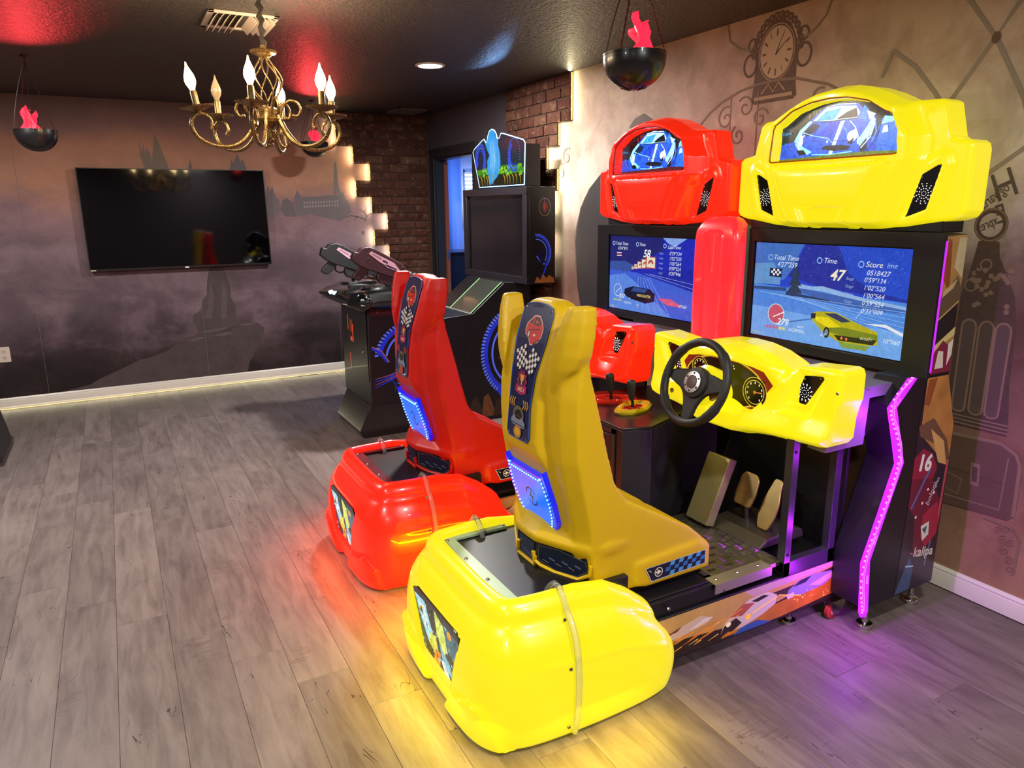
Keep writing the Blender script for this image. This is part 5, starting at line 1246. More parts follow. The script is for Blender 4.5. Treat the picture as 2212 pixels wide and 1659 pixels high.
    rim = [col(z, 1, .004) for z in zs] + [col(hi_, k / 4, .004) for k in range(3, -5, -1)] + [col(z, -1, .004) for z in reversed(zs)] + [col(lo_, k / 4, .004) for k in range(-3, 4)]
    obj('panel_rim', MB().tube(rim, .0022, 6, True), PL('#2a4a9a', .4), panel)
    A = Art(bfr, .0048, .00025)
    ic = C['icon']; og = PL(ic['bolt'], .4); rd = PL('#c02a22', .35); dk = PL('#1a1016', .4); wt = PL('#d8d0d0', .4); mg = PL('#8a2050', .4); gl = PL('#e0a030', .4)
    car_icon(A, .005, 1.185, .052, rd, dk, PL('#d8b0a8', .4))
    for sg, rot in ((-1, .45), (1, -.45)):
        for i in range(5):
            for j in range(6):
                a, b = (i - 2) * .0115 + sg * .032, (j - 2) * .0115 + 1.075
                rr = lambda x, y: ((x - sg * .032) * cos(rot) - (y - 1.075) * sin(rot) + sg * .028, (x - sg * .032) * sin(rot) + (y - 1.075) * cos(rot) + 1.08)
                A.poly([rr(a, b), rr(a + .0115, b), rr(a + .0115, b + .0115), rr(a, b + .0115)], wt if (i + j) % 2 else dk)
    for i in range(10):
        a = 2 * pi * i / 10; A.disc(.0 + .026 * cos(a), 1.022 + .03 * sin(a), .007, .008, mg, 6)
    A.disc(0, 1.022, .025, .029, mg, 20); A.disc(0, 1.024, .017, .020, M_NAVY, 16); A.poly([(-.013, 1.042), (.013, 1.042), (.010, 1.026), (.004, 1.02), (.004, 1.01), (-.004, 1.01), (-.004, 1.02), (-.010, 1.026)], gl)
    A.poly([(-.034, 1.008), (.034, 1.008), (.034, .986), (0, .978), (-.034, .986)], PL('#a0205a', .4)); A.text('NO.1', .018, 0, .989, PL('#e8d070', .4), align='C', bold=.02)
    for sg in (-1, 1):
        for k in range(3):
            x = sg * (.022 + k * .012); A.poly([(x, .965), (x + sg * .005, .965), (x + sg * .014, .951), (x + sg * .005, .937), (x, .937), (x + sg * .009, .951)], og)
    A.ring(.0, .912, .034, .030, .011, PL('#7a7050', .4)); A.disc(.0, .912, .022, .019, dk)
    for i in range(14): A.line([(.024 * cos(i * pi / 13), .912 + .02 * sin(i * pi / 13)), (.033 * cos(i * pi / 13), .912 + .029 * sin(i * pi / 13))], .002, dk)
    A.poly([(-.042, .897), (-.030, .906), (.0, .912), (.028, .904), (.044, .892), (.044, .878), (.03, .874), (-.035, .878), (-.044, .886)], PL('#7a8298', .35)); A.poly([(-.02, .908), (.0, .911), (.02, .905), (.008, .899), (-.016, .9)], dk); A.line([(-.04, .884), (.04, .880)], .003, dk)
    A.disc(0, .858, .024, .020, og); A.ring(0, .858, .021, .0175, .002, dk); A.poly(bolt_pts(0, .858, .015), dk if who == 'r' else PL('#b8781a', .4)); A.poly(bolt_pts(0, .858, .011), PL('#f0c060', .4) if who == 'y' else dk)
    A.build('stickers', panel)
    for u, z in ((.075, 1.245), (-.075, 1.245), (.055, .845), (-.055, .845)):
        obj('screw', MB().lathe([(0, 0), (.005, 0), (.003, .002), (0, .0025)], bfr(u, z, .005), (-1, 0, 0), 8), M_SCREW, panel)
    # blue light panel in the seat back
    lf = FR((1.138, yc, .630), (0, -1, 0), Vector((1.111 - 1.179, 0, .743 - .514)))
    hexo = [(-.120, .128), (-.108, .108), (.108, .108), (.120, .128), (.136, .01), (.126, -.055), (.092, -.128), (.055, -.118), (.045, -.100), (-.045, -.100), (-.055, -.118), (-.092, -.128), (-.126, -.055), (-.136, .01)]
    lp = obj('light_panel', MB().prism(hexo, lf, -.03, .014), PL('#1024a0', .2, emit='#0818f0', estr=.8, coat=.5, name='blue acrylic frame'), seat, label='glowing blue six-sided light panel with lightning emblem')
    inner = [(u * .88, v * .88) for u, v in hexo]
    mi_ = PL('#0a40d0', .2, emit='#0a6cff', estr=1.0, coat=.0, name='blue lit acrylic')
    obj('light_face', MB().prism(inner, lf, .014, .0155), mi_, lp)
    A = Art(lf, .0158, .0003)
    A.ring(0, 0, .034, .036, .006, PL('#0a2a8a', .3), 28, .5, pi - .2); A.ring(0, 0, .034, .036, .006, PL('#0a2a8a', .3), 28, pi + .5, 2 * pi - .2); A.poly(bolt_pts(0, 0, .032), PL('#0a2a8a', .3))
    for rr, n in ((.052, 30), (.060, 34), (.068, 38)):
        for i in range(n):
            a = 2 * pi * i / n
            if abs(rr * sin(a)) < .085: A.disc(rr * cos(a), rr * sin(a), .0014, .0014, PL('#0a3ab0', .3), 5)
    A.build('etched_emblem', lp)
    dd = MB()
    for (a, b) in zip(hexo, hexo[1:] + hexo[:1]):
        n = max(1, int((Vector(b) - Vector(a)).length / .016))
        for i in range(n):
            p = Vector(a).lerp(Vector(b), (i + .5) / n) * .86; dd.ball(lf(p.x, p.y, .0165), .003, 6)
    obj('diodes', dd, PL('#bfeaff', .3, emit='#7fd8ff', estr=3.2, name='blue diode'), lp, kind='stuff')
    # added unseen strips boosting the pod's floor glow, and lamps of the lit fin
    for px, pu, rz, ln in ((.755, 0, 0, .50), (1.10, .395, pi / 2, .50), (1.10, -.395, -pi / 2, .50), (.80, .33, pi / 4, .16), (.80, -.33, -pi / 4, .16)):
        L = bpy.data.lights.new('floor_glow_fill', 'AREA'); L.shape = 'RECTANGLE'; L.size = ln; L.size_y = .02; L.energy = C['under'] * ln / .5; L.color = C['ucol']
        lo = bpy.data.objects.new('floor_glow_fill', L); COL.objects.link(lo); lo.parent = T
        n_ = Vector((-cos(rz), -sin(rz), 0)); dn = (n_ * .9 + Vector((0, 0, -.75))).normalized(); tx = Vector((-sin(rz), cos(rz), 0)); ty = dn.cross(tx) * -1
        Mx = Matrix((tx, (-dn).cross(tx), -dn)).transposed().to_4x4(); Mx.translation = Vector((px - 1.7, -pu, .15)) + n_ * .035
        lo.matrix_basis = Mx
    if who == 'y':
        for z, x in ((.84, 2.25), (.60, 2.28), (.35, 2.18), (.18, 2.18)):
            L = bpy.data.lights.new('fin_glow', 'POINT'); L.energy = C['fin']; L.color = (.50, .02, 1.0); L.shadow_soft_size = .012
            lo = bpy.data.objects.new('fin_glow', L); COL.objects.link(lo); lo.parent = T; lo.location = (x - 1.7, -.480, z)
    return T

GLOW_Y = glow_plastic('lit yellow plastic', '#9c8808', '#fff014', .80)
GLOW_R = glow_plastic('lit red plastic', '#8a1006', '#ff280c', .95)
racer(1.936, dict(glow=GLOW_Y, lip=PL('#b85a10', .3), seat=seat_plastic('yellow moulded plastic', '#d2aa0e'), traylip=M_SPACER, icon=dict(bolt='#d89a2a'), under=3.3, fin=2.6, ucol=(1.0, .76, .0)), 'y')
racer(3.001, dict(glow=GLOW_R, lip=PL('#8a0c0c', .3), seat=seat_plastic('red moulded plastic', '#cf1c0e'), traylip=PL('#6a1420', .3), icon=dict(bolt='#c8402a'), under=3.3, fin=2.6, ucol=(1.0, .10, .01)), 'r')
# ================================================================ twin's shared pieces
GLOW_P = glow_plastic('lit rose plastic', '#e02a30', '#ff2a34', .80)
T = thing('light_pillar', 'tall rounded red light pillar between the two racing screens', 'light', (2.43, 2.468, .90))
def pillar_ring(z, w, x0, x1, r):
    yc = 2.468; P = []
    for cx, cy, a0 in ((x1 - .001, yc - w, None), (x0 + r, yc - w + r, pi * 1.5), (x0 + r, yc + w - r, pi), (x1 - .001, yc + w, None)):
        if a0 is None: P.append((cx, cy, z)); continue
        for k in range(7):
            a = a0 - k * pi / 12 if False else a0 - k * (pi / 2) / 6
            P.append((cx + r * cos(a), cy + r * sin(a), z))
    return P
zs = [(.905, .128, 2.392), (.92, .138, 2.380), (1.40, .138, 2.380), (1.445, .134, 2.384), (1.475, .120, 2.396), (1.497, .096, 2.415), (1.508, .06, 2.44)]
obj('shell', MB().loft([pillar_ring(z, w, x, 2.462, .035 if w > .1 else .02) for z, w, x in zs]), GLOW_P, T, smooth=50)
fp = front(2.3795, 2.468); A = Art(fp, .0003)
m = MB()
m.loft([[fp(u, v, -.02) for u, v in rounded([(-.045, .95), (.045, .95), (.045, 1.44), (-.045, 1.44)], .03, 4)], [fp(u, v, .003) for u, v in rounded([(-.055, .94), (.055, .94), (.055, 1.45), (-.055, 1.45)], .035, 4)], [fp(u, v, -.001) for u, v in rounded([(-.066, .93), (.066, .93), (.066, 1.46), (-.066, 1.46)], .04, 4)]], True, False)
obj('recess', MB().loft([[fp(u, v, -.004) for u, v in rounded([(-.064, .935), (.064, .935), (.064, 1.452), (-.064, 1.452)], .04, 4)], [fp(u, v, .006) for u, v in rounded([(-.058, .941), (.058, .941), (.058, 1.446), (-.058, 1.446)], .036, 4)], [fp(u, v, .0005) for u, v in rounded([(-.048, .951), (.048, .951), (.048, 1.436), (-.048, 1.436)], .03, 4)]], True, True), GLOW_P, T, smooth=40)
obj('edge_trim', MB().box((2.44, 2.468 - .141, .905), (2.462, 2.468 - .136, 1.47)), PL('#8a9080', .35, .6), T)
for z in (1.455, 1.19, .925): obj('screw', MB().lathe([(0, 0), (.006, 0), (.004, .003), (0, .004)], (2.452, 2.468 - .141, z), (0, -1, 0), 8), M_SCREW, T)

T = thing('shifter_console', 'black angular console with two gear levers between the racing seats', 'console', (1.95, 2.468, 0))
CON = [(1.686, -.278), (1.806, -.312), (2.017, -.228), (2.252, -.225), (2.252, .225), (2.017, .228), (1.806, .312), (1.686, .278)]
gz = FR((0, 2.468, 0), (1, 0, 0), (0, 1, 0))
body = obj('cabinet', MB().prism(CON, gz, .06, .692), PL('#262427', .36, tex=.12, tscale=60), T, bevel=.003)
obj('top', MB().prism([(x - .004 if x < 2 else x, y * 1.012) for x, y in CON], gz, .692, .704), PL('#1c1a1c', .28), T, bevel=.003)
dr = obj('coin_door', MB().box((1.680, 2.468 - .21, .15), (1.687, 2.468 + .21, .66)), PL('#2e282a', .36), body, bevel=.003)
obj('door_frame', MB().box((1.678, 2.468 - .235, .12), (1.684, 2.468 - .215, .685)).box((1.678, 2.468 + .215, .12), (1.684, 2.468 + .235, .685)).box((1.678, 2.468 - .235, .668), (1.684, 2.468 + .235, .685)), PL('#3a3234', .36), body)
for z in (.58, .48): obj('lock', MB().lathe([(0, 0), (.011, 0), (.011, .006), (.006, .008), (.006, .016), (.010, .018), (0, .02)], (1.680, 2.468 - .185, z), (-1, 0, 0), 12), M_CHROME, dr, smooth=30)
for who, yc_, col in (('yellow', 2.391, '#d8c02a'), ('red', 2.545, '#c8281c')):
    S = thing('gear_lever', f'black gear lever on a glossy {who} oval plate on the console', 'gear lever', (1.90, yc_, .704), 'gear levers on the console')
    pl = []
    def oval(rx, ry, z): return [(1.895 + rx * cos(2 * pi * k / 40) * (1 + .10 * cos(4 * pi * k / 40)), yc_ + ry * sin(2 * pi * k / 40) + .028 * cos(2 * pi * k / 40) * (1 if who == 'yellow' else -1), z) for k in range(40)]
    obj('plate', MB().loft([oval(.100, .066, .704), oval(.103, .069, .713), oval(.094, .060, .722), oval(.072, .044, .722), oval(.066, .038, .714), oval(.01, .01, .713)]), PL(col, .16, coat=.7), S, smooth=40)
    obj('gate', MB().prism(rounded([(-.052, -.026), (.052, -.026), (.052, .026), (-.052, .026)], .02, 3), FR((1.895, yc_, 0), (1, 0, 0), (0, 1, 0)), .7135, .7155), PL('#8a1c14' if who == 'red' else '#b0301c', .35), S)
    gt = MB().box((1.850, yc_ - .004, .7155), (1.940, yc_ + .004, .7168))
    for dx in (-.032, 0, .032): gt.box((1.895 + dx - .004, yc_ - .022, .7155), (1.895 + dx + .004, yc_ + .022, .7168))
    obj('gate_slots', gt, M_BLACKG, S)
    tx, ty = -.006, .010
    obj('stick', MB().tube([(1.893, yc_, .715), (1.890, yc_ + .004, .752)], .007, 10), M_BLACKG, S)
    obj('knob', MB().lathe([(.009, 0), (.013, .006), (.0145, .02), (.0185, .062), (.0185, .078), (.015, .086), (.007, .089), (0, .089)], (1.890, yc_ + .004, .745), (-.04, .05, 1), 18), M_RUBBER, S, smooth=50)
    for k in range(6):
        a = k * pi / 3 + .4; x, y = 1.895 + .083 * cos(a), yc_ + .052 * sin(a) + .024 * cos(a) * (1 if who == 'yellow' else -1)
        obj('screw', MB().lathe([(0, 0), (.005, 0), (.0035, .0025), (0, .003)], (x, y, .722), (0, 0, 1), 8), M_CHROME, S)

# ================================================================ light-gun machine
T = thing('shooting_machine', 'tall black light-gun arcade cabinet with blue lit marquee before the doorway', 'arcade machine', (2.2, 5.02, 0))
BLK = PL('#121115', .42, coat=.05, name='black laminate')
head = obj('screen_head', MB().box((2.60, 4.50, 1.02), (2.815, 5.54, 1.70)), BLK, T, bevel=.004)
m = MB(); g = front(2.60, 5.02)
for a in ((-.52, 1.02, .52, 1.07), (-.52, 1.645, .52, 1.70), (-.52, 1.07, -.46, 1.645), (.46, 1.07, .52, 1.645)): m.prism([(a[0], a[1]), (a[2], a[1]), (a[2], a[3]), (a[0], a[3])], g, 0, .025)
obj('screen_frame', m, PL('#1d1a20', .35), head, bevel=.003)
obj('blank_screen', MB().prism([(-.46, 1.07), (.46, 1.07), (.46, 1.645), (-.46, 1.645)], g, 0, .004), PL('#0b090c', .12, coat=.5), head)
obj('marquee_box', MB().box((2.58, 4.515, 1.70), (2.70, 5.30, 1.985)), BLK, T, bevel=.004)
gm = front(2.575, 5.02)
MQ = [(-.20, 1.712), (.50, 1.712), (.515, 1.985), (.49, 2.01), (.20, 2.075), (.165, 2.08), (.14, 2.05), (.105, 2.045), (.09, 2.08), (.06, 2.11), (.02, 2.12), (-.02, 2.11), (-.05, 2.07), (-.06, 2.035), (-.085, 2.035), (-.11, 2.06), (-.135, 2.055), (-.28, 2.0), (-.305, 1.98)]
mq = obj('marquee', MB().prism(MQ, gm, -.004, .004), PL('#0a1016', .2, emit='#08222e', estr=.6, name='lit marquee acrylic'), T, label='backlit marquee with blue and green artwork')
A = Art(gm, .0042, .0003); e = EM
A.poly([(-.2, 1.72), (.49, 1.72), (.50, 1.80), (-.225, 1.80)], e('#0a1c08', .7)); A.poly([(-.23, 1.80), (.505, 1.795), (.505, 1.83), (.3, 1.86), (.0, 1.85), (-.24, 1.84)], e('#3f9a16', .8))
for i in range(40):
    r = random.Random(i); x = r.uniform(-.2, .48); A.disc(x, r.uniform(1.79, 1.85), .02, .012, e(r.choice(['#6fd020', '#2f7a10', '#a8e840']), .8), 8)
A.poly([(-.02, 1.72), (.10, 1.78), (.155, 1.86), (.15, 1.94), (.12, 2.0), (.125, 2.07), (.10, 2.04), (.06, 2.105), (.02, 2.115), (-.02, 2.105), (-.045, 2.06), (-.09, 2.03), (-.05, 1.97), (-.02, 1.94), (-.06, 1.90), (-.05, 1.82)], e('#2aa0f0', 1.0))
for i in range(14):
    r = random.Random(i + 5); x = r.uniform(-.03, .12); A.line([(x, 1.78 + r.uniform(0, .05)), (x + r.uniform(-.02, .02), 1.9), (x * .9, 2.03 + r.uniform(0, .03))], [.001, .004, .001], e('#a8e4ff', 1.0))
A.poly([(-.01, 1.80), (.06, 1.80), (.03, 1.722)], e('#7ab0c8', .8))
for cx, sg in ((-.17, 1), (.36, -1)):
    for rr, w, c in ((.098, .012, '#1f3fe8'), (.080, .008, '#4a7af4'), (.062, .010, '#1a2fd0')):
        A.ring(cx, 1.915, rr * .85, rr * 1.12, w, e(c, 1.0), 30, -.9 if sg > 0 else pi - 2.0 + .9, pi + .6 if sg > 0 else pi * 2 - .6 - .3)
    for i in range(26):
        a = -.6 + i * (pi + .9) / 25 if sg > 0 else -.3 + i * (pi + .9) / 25
        A.line([(cx + .083 * cos(a), 1.915 + .110 * sin(a)), (cx + .092 * cos(a), 1.915 + .121 * sin(a))], .004, e('#6a90ff', 1.0))
    A.line([(cx + sg * .08, 1.90), (cx + sg * .085, 1.80)], [.016, .004], e('#2a50e8', 1.0))
for x in (-.17, -.12, -.08, -.05, .20, .24, .28, .33, .38, .43):
    A.line([(x, 1.79), (x + .02, 1.77), (x + .022, 1.725)], [.010, .008, .003], e('#c8b020', .9))
A.build('lit_picture', mq)
obj('lit_edge', MB().tube([gm(u, v, .002) for u, v in MQ], .004, 6, True), PL('#9fd0ff', .3, emit='#8fc8ff', estr=1.6, name='lit acrylic edge'), mq)
L = bpy.data.lights.new('ceiling_blue_fill', 'SPOT'); L.energy = 120; L.color = (.25, .5, 1.0); L.spot_size = RAD(58); L.spot_blend = .35; L.shadow_soft_size = .02  # added blue spot for the ceiling patch, not a lamp of the marquee
lo = bpy.data.objects.new('ceiling_blue_fill', L); COL.objects.link(lo); lo.parent = T; lo.location = (2.62 - 2.2, 4.86 - 5.02, 2.02); lo.rotation_euler = Vector((-1.5, -1.05, .40)).to_track_quat('-Z', 'Y').to_euler()
# side print of the head: emblem and ribbed blue crescent
gs = FR((0, 4.50, 0), (1, 0, 0), (0, 0, 1)); A = Art(gs, .0006)
b1, b2, b3, og = PL('#2436c8', .3, emit='#1a2cd0', estr=.35, name='blue print'), PL('#5a78f0', .3, emit='#4a68ff', estr=.4, name='light blue print'), PL('#141a50', .3), PL('#b87838', .4, tex=.4, tscale=40)
A.ring(2.725, 1.56, .048, .062, .0025, PL('#c8a888', .4)); A.ring(2.725, 1.56, .026, .034, .002, PL('#8a7a98', .4)); A.poly([(2.725, 1.60), (2.742, 1.56), (2.725, 1.525), (2.708, 1.56)], PL('#b02a34', .3)); A.line([(2.725, 1.60), (2.725, 1.618)], .006, PL('#6a6ac8', .4))
A.build('emblem_print', head, 'round red emblem with a thin ring')
A = Art(gs, .0006)
def crescent(A, cx, cz, rx, rz, a0, a1, n=26):
    A.ring(cx, cz, rx, rz, rx * .10, b1, 30, a0, a1); A.ring(cx, cz, rx * .80, rz * .80, rx * .05, b2, 30, a0, a1)
    for i in range(n):
        a = a0 + (a1 - a0) * i / (n - 1)
        A.line([(cx + rx * cos(a), cz + rz * sin(a)), (cx + rx * 1.09 * cos(a + .02), cz + rz * 1.09 * sin(a + .02))], rx * .05, b2)
crescent(A, 2.655, 1.24, .115, .125, -.7, 1.6, 24); A.line([(2.742, 1.16), (2.72, 1.10), (2.695, 1.065)], [.014, .01, .003], b1); A.line([(2.66, 1.22), (2.70, 1.17), (2.725, 1.16)], .010, b2); A.poly([(2.66, 1.28), (2.70, 1.25), (2.73, 1.17), (2.70, 1.16), (2.67, 1.21)], b3)
A.poly([(2.64, 1.03), (2.66, 1.075), (2.69, 1.05), (2.71, 1.09), (2.74, 1.06), (2.76, 1.08), (2.80, 1.06), (2.81, 1.025)], og)
A.build('side_print', head, 'printed ribbed blue crescent over rocks')
# lower body, ramp
BODY = [(1.99, 0), (2.72, 0), (2.72, 1.02), (2.50, 1.025), (2.49, 1.02), (2.235, .815), (1.99, .80)]
low = obj('lower_body', MB().prism(BODY, FR((0, 4.69, 0), (1, 0, 0), (0, 0, 1)), -.64, 0), BLK, T, bevel=.004)
ra, rb = Vector((2.23, 4.70, .812)), Vector((2.487, 4.70, 1.022)); rn = Vector((-(rb - ra).z, 0, (rb - ra).x)).normalized()
rmp = FR((2.23, 5.08, .812), (0, -1, 0), rb - ra)
obj('glass_ramp', MB().prism([(0, 0), (.38, 0), (.38, (rb - ra).length), (0, (rb - ra).length)], rmp, .002, .008), PL('#2c302c', .3, coat=.4), T)
for u in (.004, .370): obj('green_edge', MB().prism([(u, 0), (u + .008, 0), (u + .008, (rb - ra).length), (u, (rb - ra).length)], rmp, .008, .0095), PL('#8fd88a', .3, emit='#7fe07a', estr=.7, name='green lit edge'), T)
obj('front_lip', MB().prism([(-.22, -.012), (.38, -.012), (.38, .006), (-.22, .006)], rmp, .0, .008), PL('#b8bcc0', .3, .7), T)
gs2 = FR((0, 4.69, 0), (1, 0, 0), (0, 0, 1)); A = Art(gs2, .0006)
crescent(A, 2.62, .50, .30, .33, pi * .52, pi * 1.30, 34)
A.line([(2.44, .24), (2.50, .13), (2.58, .02)], [.05, .04, .006], b1); A.poly([(2.42, .62), (2.50, .72), (2.62, .76), (2.66, .66), (2.54, .52), (2.46, .46)], b3); A.line([(2.45, .46), (2.48, .58), (2.52, .66)], .012, PL('#a04a80', .3))
for i in range(7):
    r = random.Random(i + 3); x = 1.99 + i * .10; A.poly([(x, .03), (x + .02, .12 + r.uniform(0, .08)), (x + .06, .16 + r.uniform(0, .06)), (x + .10, .10), (x + .12, .03)], PL('#7a5030', .5, tex=.6, tscale=30) if i % 2 else PL('#3a2a20', .5, tex=.5, tscale=30))
for i in range(30):
    r = random.Random(i + 60); A.disc(r.uniform(1.99, 2.7), r.uniform(.2, .8), .002, .002, PL('#8a90b8', .4), 5)
A.build('side_print', low, 'printed large ribbed blue crescent over rocks')
# gun pedestal
ped = obj('gun_pedestal', MB().prism([(1.45, .235), (1.455, .955), (1.95, .955), (1.99, .50), (1.99, .235)], FR((0, 4.69, 0), (1, 0, 0), (0, 0, 1)), -.64, 0), BLK, T, bevel=.004)
obj('pedestal_foot', MB().prism([(1.39, .0), (1.365, .05), (1.45, .235), (1.99, .235), (1.99, 0)], FR((0, 4.72, 0), (1, 0, 0), (0, 0, 1)), -.58, 0), PL('#1a181b', .22, coat=.4), T, bevel=.004)
gf = front(1.45, 5.01); A = Art(gf, .003)
rdl = PL('#d84a20', .4, emit='#ff4a1a', estr=.9, name='red lit print')
A.rect(-.10, .63, -.02, .80, PL('#3a1a12', .3)); A.rect(-.095, .70, -.028, .79, PL('#9a4a24', .3)); A.rect(-.035, .635, -.022, .76, rdl); A.rect(-.09, .635, -.05, .665, PL('#e84a3a', .3, emit='#ff4a3a', estr=.5, name='red lit label')); A.line([(-.14, .71), (-.14, .82)], .008, rdl); A.line([(-.12, .42), (-.12, .54)], .008, rdl)
A.build('coin_panel_print', ped)
obj('coin_door', MB().prism([(-.16, .40), (.29, .40), (.29, .92), (-.16, .92)], gf, .0, .0025), BLK, ped)
obj('lock', MB().lathe([(0, 0), (.012, 0), (.012, .006), (0, .008)], gf(.20, .60, .002), (-1, 0, 0), 12), M_CHROME, ped)
A = Art(gs2, .0008)
crescent(A, 1.78, .55, .27, .24, .9, 3.0, 22)
A.poly([(1.64, .55), (1.70, .65), (1.80, .70), (1.92, .70), (1.98, .62), (1.86, .58), (1.80, .53), (1.72, .47)], b3); A.line([(1.64, .50), (1.68, .62), (1.78, .69), (1.95, .71)], .006, b2); A.line([(1.64, .50), (1.70, .46), (1.76, .50)], .006, b2)
A.line([(1.47, .64), (1.53, .60), (1.58, .53)], .02, b1); A.line([(1.47, .65), (1.54, .61), (1.59, .53)], .006, PL('#c88a80', .4))
for i in range(9):
    r = random.Random(i + 21); x = 1.60 + i * .035; A.line([(x, .42 - r.uniform(0, .04)), (x + .03, .36), (x + .02, .28 + r.uniform(0, .05))], [.003, .007, .002], b2 if i % 2 else b1)
for k in range(4): A.line([(1.48, .42 - k * .02), (1.60, .44 - k * .012), (1.74, .50 - k * .012)], [.004, .010, .003], b1 if k % 2 else PL('#8a5a9a', .4))
A.build('side_print', ped, 'printed blue abstract ribs and arcs')
obj('red_band', MB().box((1.47, 4.684, .86), (1.95, 4.69, .90)), PL('#4a1c24', .35), ped); obj('screw', MB().lathe([(0, 0), (.007, 0), (.005, .004), (0, .005)], (1.52, 4.684, .88), (0, -1, 0), 8), M_SCREW, ped)
# moulded tub carrying the guns
def octr(z, x0, x1, y0, y1, c): return [(x0, y0 + c, z), (x0 + c, y0, z), (x1 - c, y0, z), (x1, y0 + c, z), (x1, y1 - c, z), (x1 - c, y1, z), (x0 + c, y1, z), (x0, y1 - c, z)]
tub = obj('gun_tub', MB().loft([octr(.89, 1.42, 1.95, 4.66, 5.36, .06), octr(.935, 1.33, 1.98, 4.58, 5.44, .09), octr(.965, 1.30, 1.98, 4.56, 5.46, .10), octr(1.012, 1.36, 1.95, 4.60, 5.42, .09), octr(1.03, 1.42, 1.92, 4.64, 5.38, .07)]), M_BLACKG, T, smooth=25, bevel=.006)
for yc_ in (4.78, 5.26):
    obj('gun_mount', MB().loft([octr(1.01, 1.40, 1.72, yc_ - .13, yc_ + .13, .05), octr(1.046, 1.45, 1.68, yc_ - .09, yc_ + .09, .04)]), M_BLACKG, tub, bevel=.004)
    for dx in (.03, .10, .17): obj('screw', MB().lathe([(0, 0), (.006, 0), (.004, .003), (0, .004)], (1.47 + dx, yc_ - .08, 1.046), (0, 0, 1), 8), M_SCREW, tub)
gd = FR((1.43, 4.575, 0), (.86, -.5, 0), (0, 0, 1))
ds = obj('player_disc', MB().lathe([(0, 0), (.055, 0), (.055, .006), (.048, .010), (0, .010)], (1.405, 4.60, .968), (-.55, -.83, .05), 24), M_BLACKG, tub, smooth=30)
A = Art(FR((1.398, 4.588, .945), (.83, -.55, 0), (0, 0, 1)), .003); A.text('2', .062, 0, 0, PL('#c8d0d8', .4, emit='#c8d0d8', estr=.15), align='C', bold=.03); A.text('PLAYER', .012, 0, .015, PL('#8a98a0', .4), align='C'); A.build('player_mark', tub)
for x, y, c in ((1.315, 5.12, '#f4f8ff'), (1.318, 5.03, '#bfe8ff')):
    obj('lit_button', MB().ball((x + .02, y, .99), .022, 12, sz=.6), PL(c, .3, emit=c, estr=2.5, name='lit button'), tub, smooth=60)
obj('decal', MB().prism([(-.10, .92), (-.02, .945), (.0, .96), (-.06, .97)], front(1.325, 5.25), .0, .012), PL('#6a7078', .4, tex=.7, tscale=120), tub)
def gun(yc_, dx, dz, m_body, label):
    S = thing('light_gun', label, 'toy gun', (1.6 + dx, yc_, 1.13), 'mounted light guns')
    g0 = FR((1.43 + dx, yc_, 1.205 + dz), (.953, 0, -.303), (.303, 0, .953)); g = lambda a, b, d=0: g0(a * 1.30 - .015, b * (1.30 if b > 0 else 1.1), d * 1.12)
    P = lambda pts, h, nm, m=m_body, bv=.006: obj(nm, MB().prism(pts, g, -h, h), m, S, bevel=bv)
    P([(-.02, .045), (.0, .045), (.012, .072), (.045, .090), (.085, .088), (.20, .062), (.25, .05), (.285, .02), (.30, .0), (.30, -.035), (.20, -.035), (.06, -.03), (.02, -.02), (-.02, .0)], .028, 'receiver')
    P([(.30, .005), (.47, .0), (.47, -.03), (.30, -.04)], .017, 'barrel'); P([(.29, .025), (.46, .018), (.46, .004), (.29, .008)], .010, 'top_rail', PL('#8a8a90', .4))
    for i in range(6): P([(.31 + i * .024, .021), (.322 + i * .024, .020), (.322 + i * .024, .028), (.31 + i * .024, .029)], .011, 'rail_tooth', PL('#3a3438', .4), None)
    P(rounded([(.035, -.02), (.085, -.025), (.072, -.065), (.045, -.112), (.005, -.104), (.01, -.075)], .012, 2), .017, 'grip')
    P(rounded([(.13, -.03), (.24, -.03), (.252, -.06), (.22, -.086), (.16, -.092), (.135, -.075)], .012, 2), .022, 'magazine')
    obj('trigger_guard', MB().tube([g(.075, -.03), (g(.085, -.07)), g(.11, -.075), g(.135, -.06)], .006, 6), m_body, S)
    obj('mount_post', MB().tube([g(.19, -.08), (g(.19, -.09).x, yc_, 1.047)], .012, 10), M_BLACKG, S)
    A = Art(lambda a, b, d=0: g(a, b, .0285 + d), .0006); pk = PL('#c89aa8', .35); nv = PL('#20204a', .35)
    q = [(.055, .055), (.065, .07), (.20, .045), (.245, .012), (.235, .008), (.17, .012), (.15, .022), (.12, .03)]
    A.poly(q, pk); A.poly([(.07, .056), (.075, .062), (.13, .05), (.125, .04)], PL('#8a6878', .4)); A.poly([(.135, .046), (.165, .040), (.165, .030), (.135, .036)], nv); A.poly([(.15, .026), (.17, .016), (.22, .012), (.22, .018), (.17, .026)], nv)
    A.build('sticker', S)
    for u, v in ((.04, .075), (.06, .03), (.25, .035), (.035, -.09), (.16, -.08), (.22, -.075)): obj('screw', MB().lathe([(0, 0), (.005, 0), (.0035, .0025), (0, .003)], g(u, v, .0285 if v > 0 else .02), (0, -1, 0), 8), M_SCREW, S)
gun(4.78, .0, .012, PL('#3a2028', .45, name='gun plastic tinted by red glow'), 'dark maroon light gun, the one nearer the red seat')  # red glow on this gun is put into its body colour
gun(5.26, -.085, .022, PL('#242427', .45, name='charcoal plastic'), 'charcoal light gun, the one nearer the television')

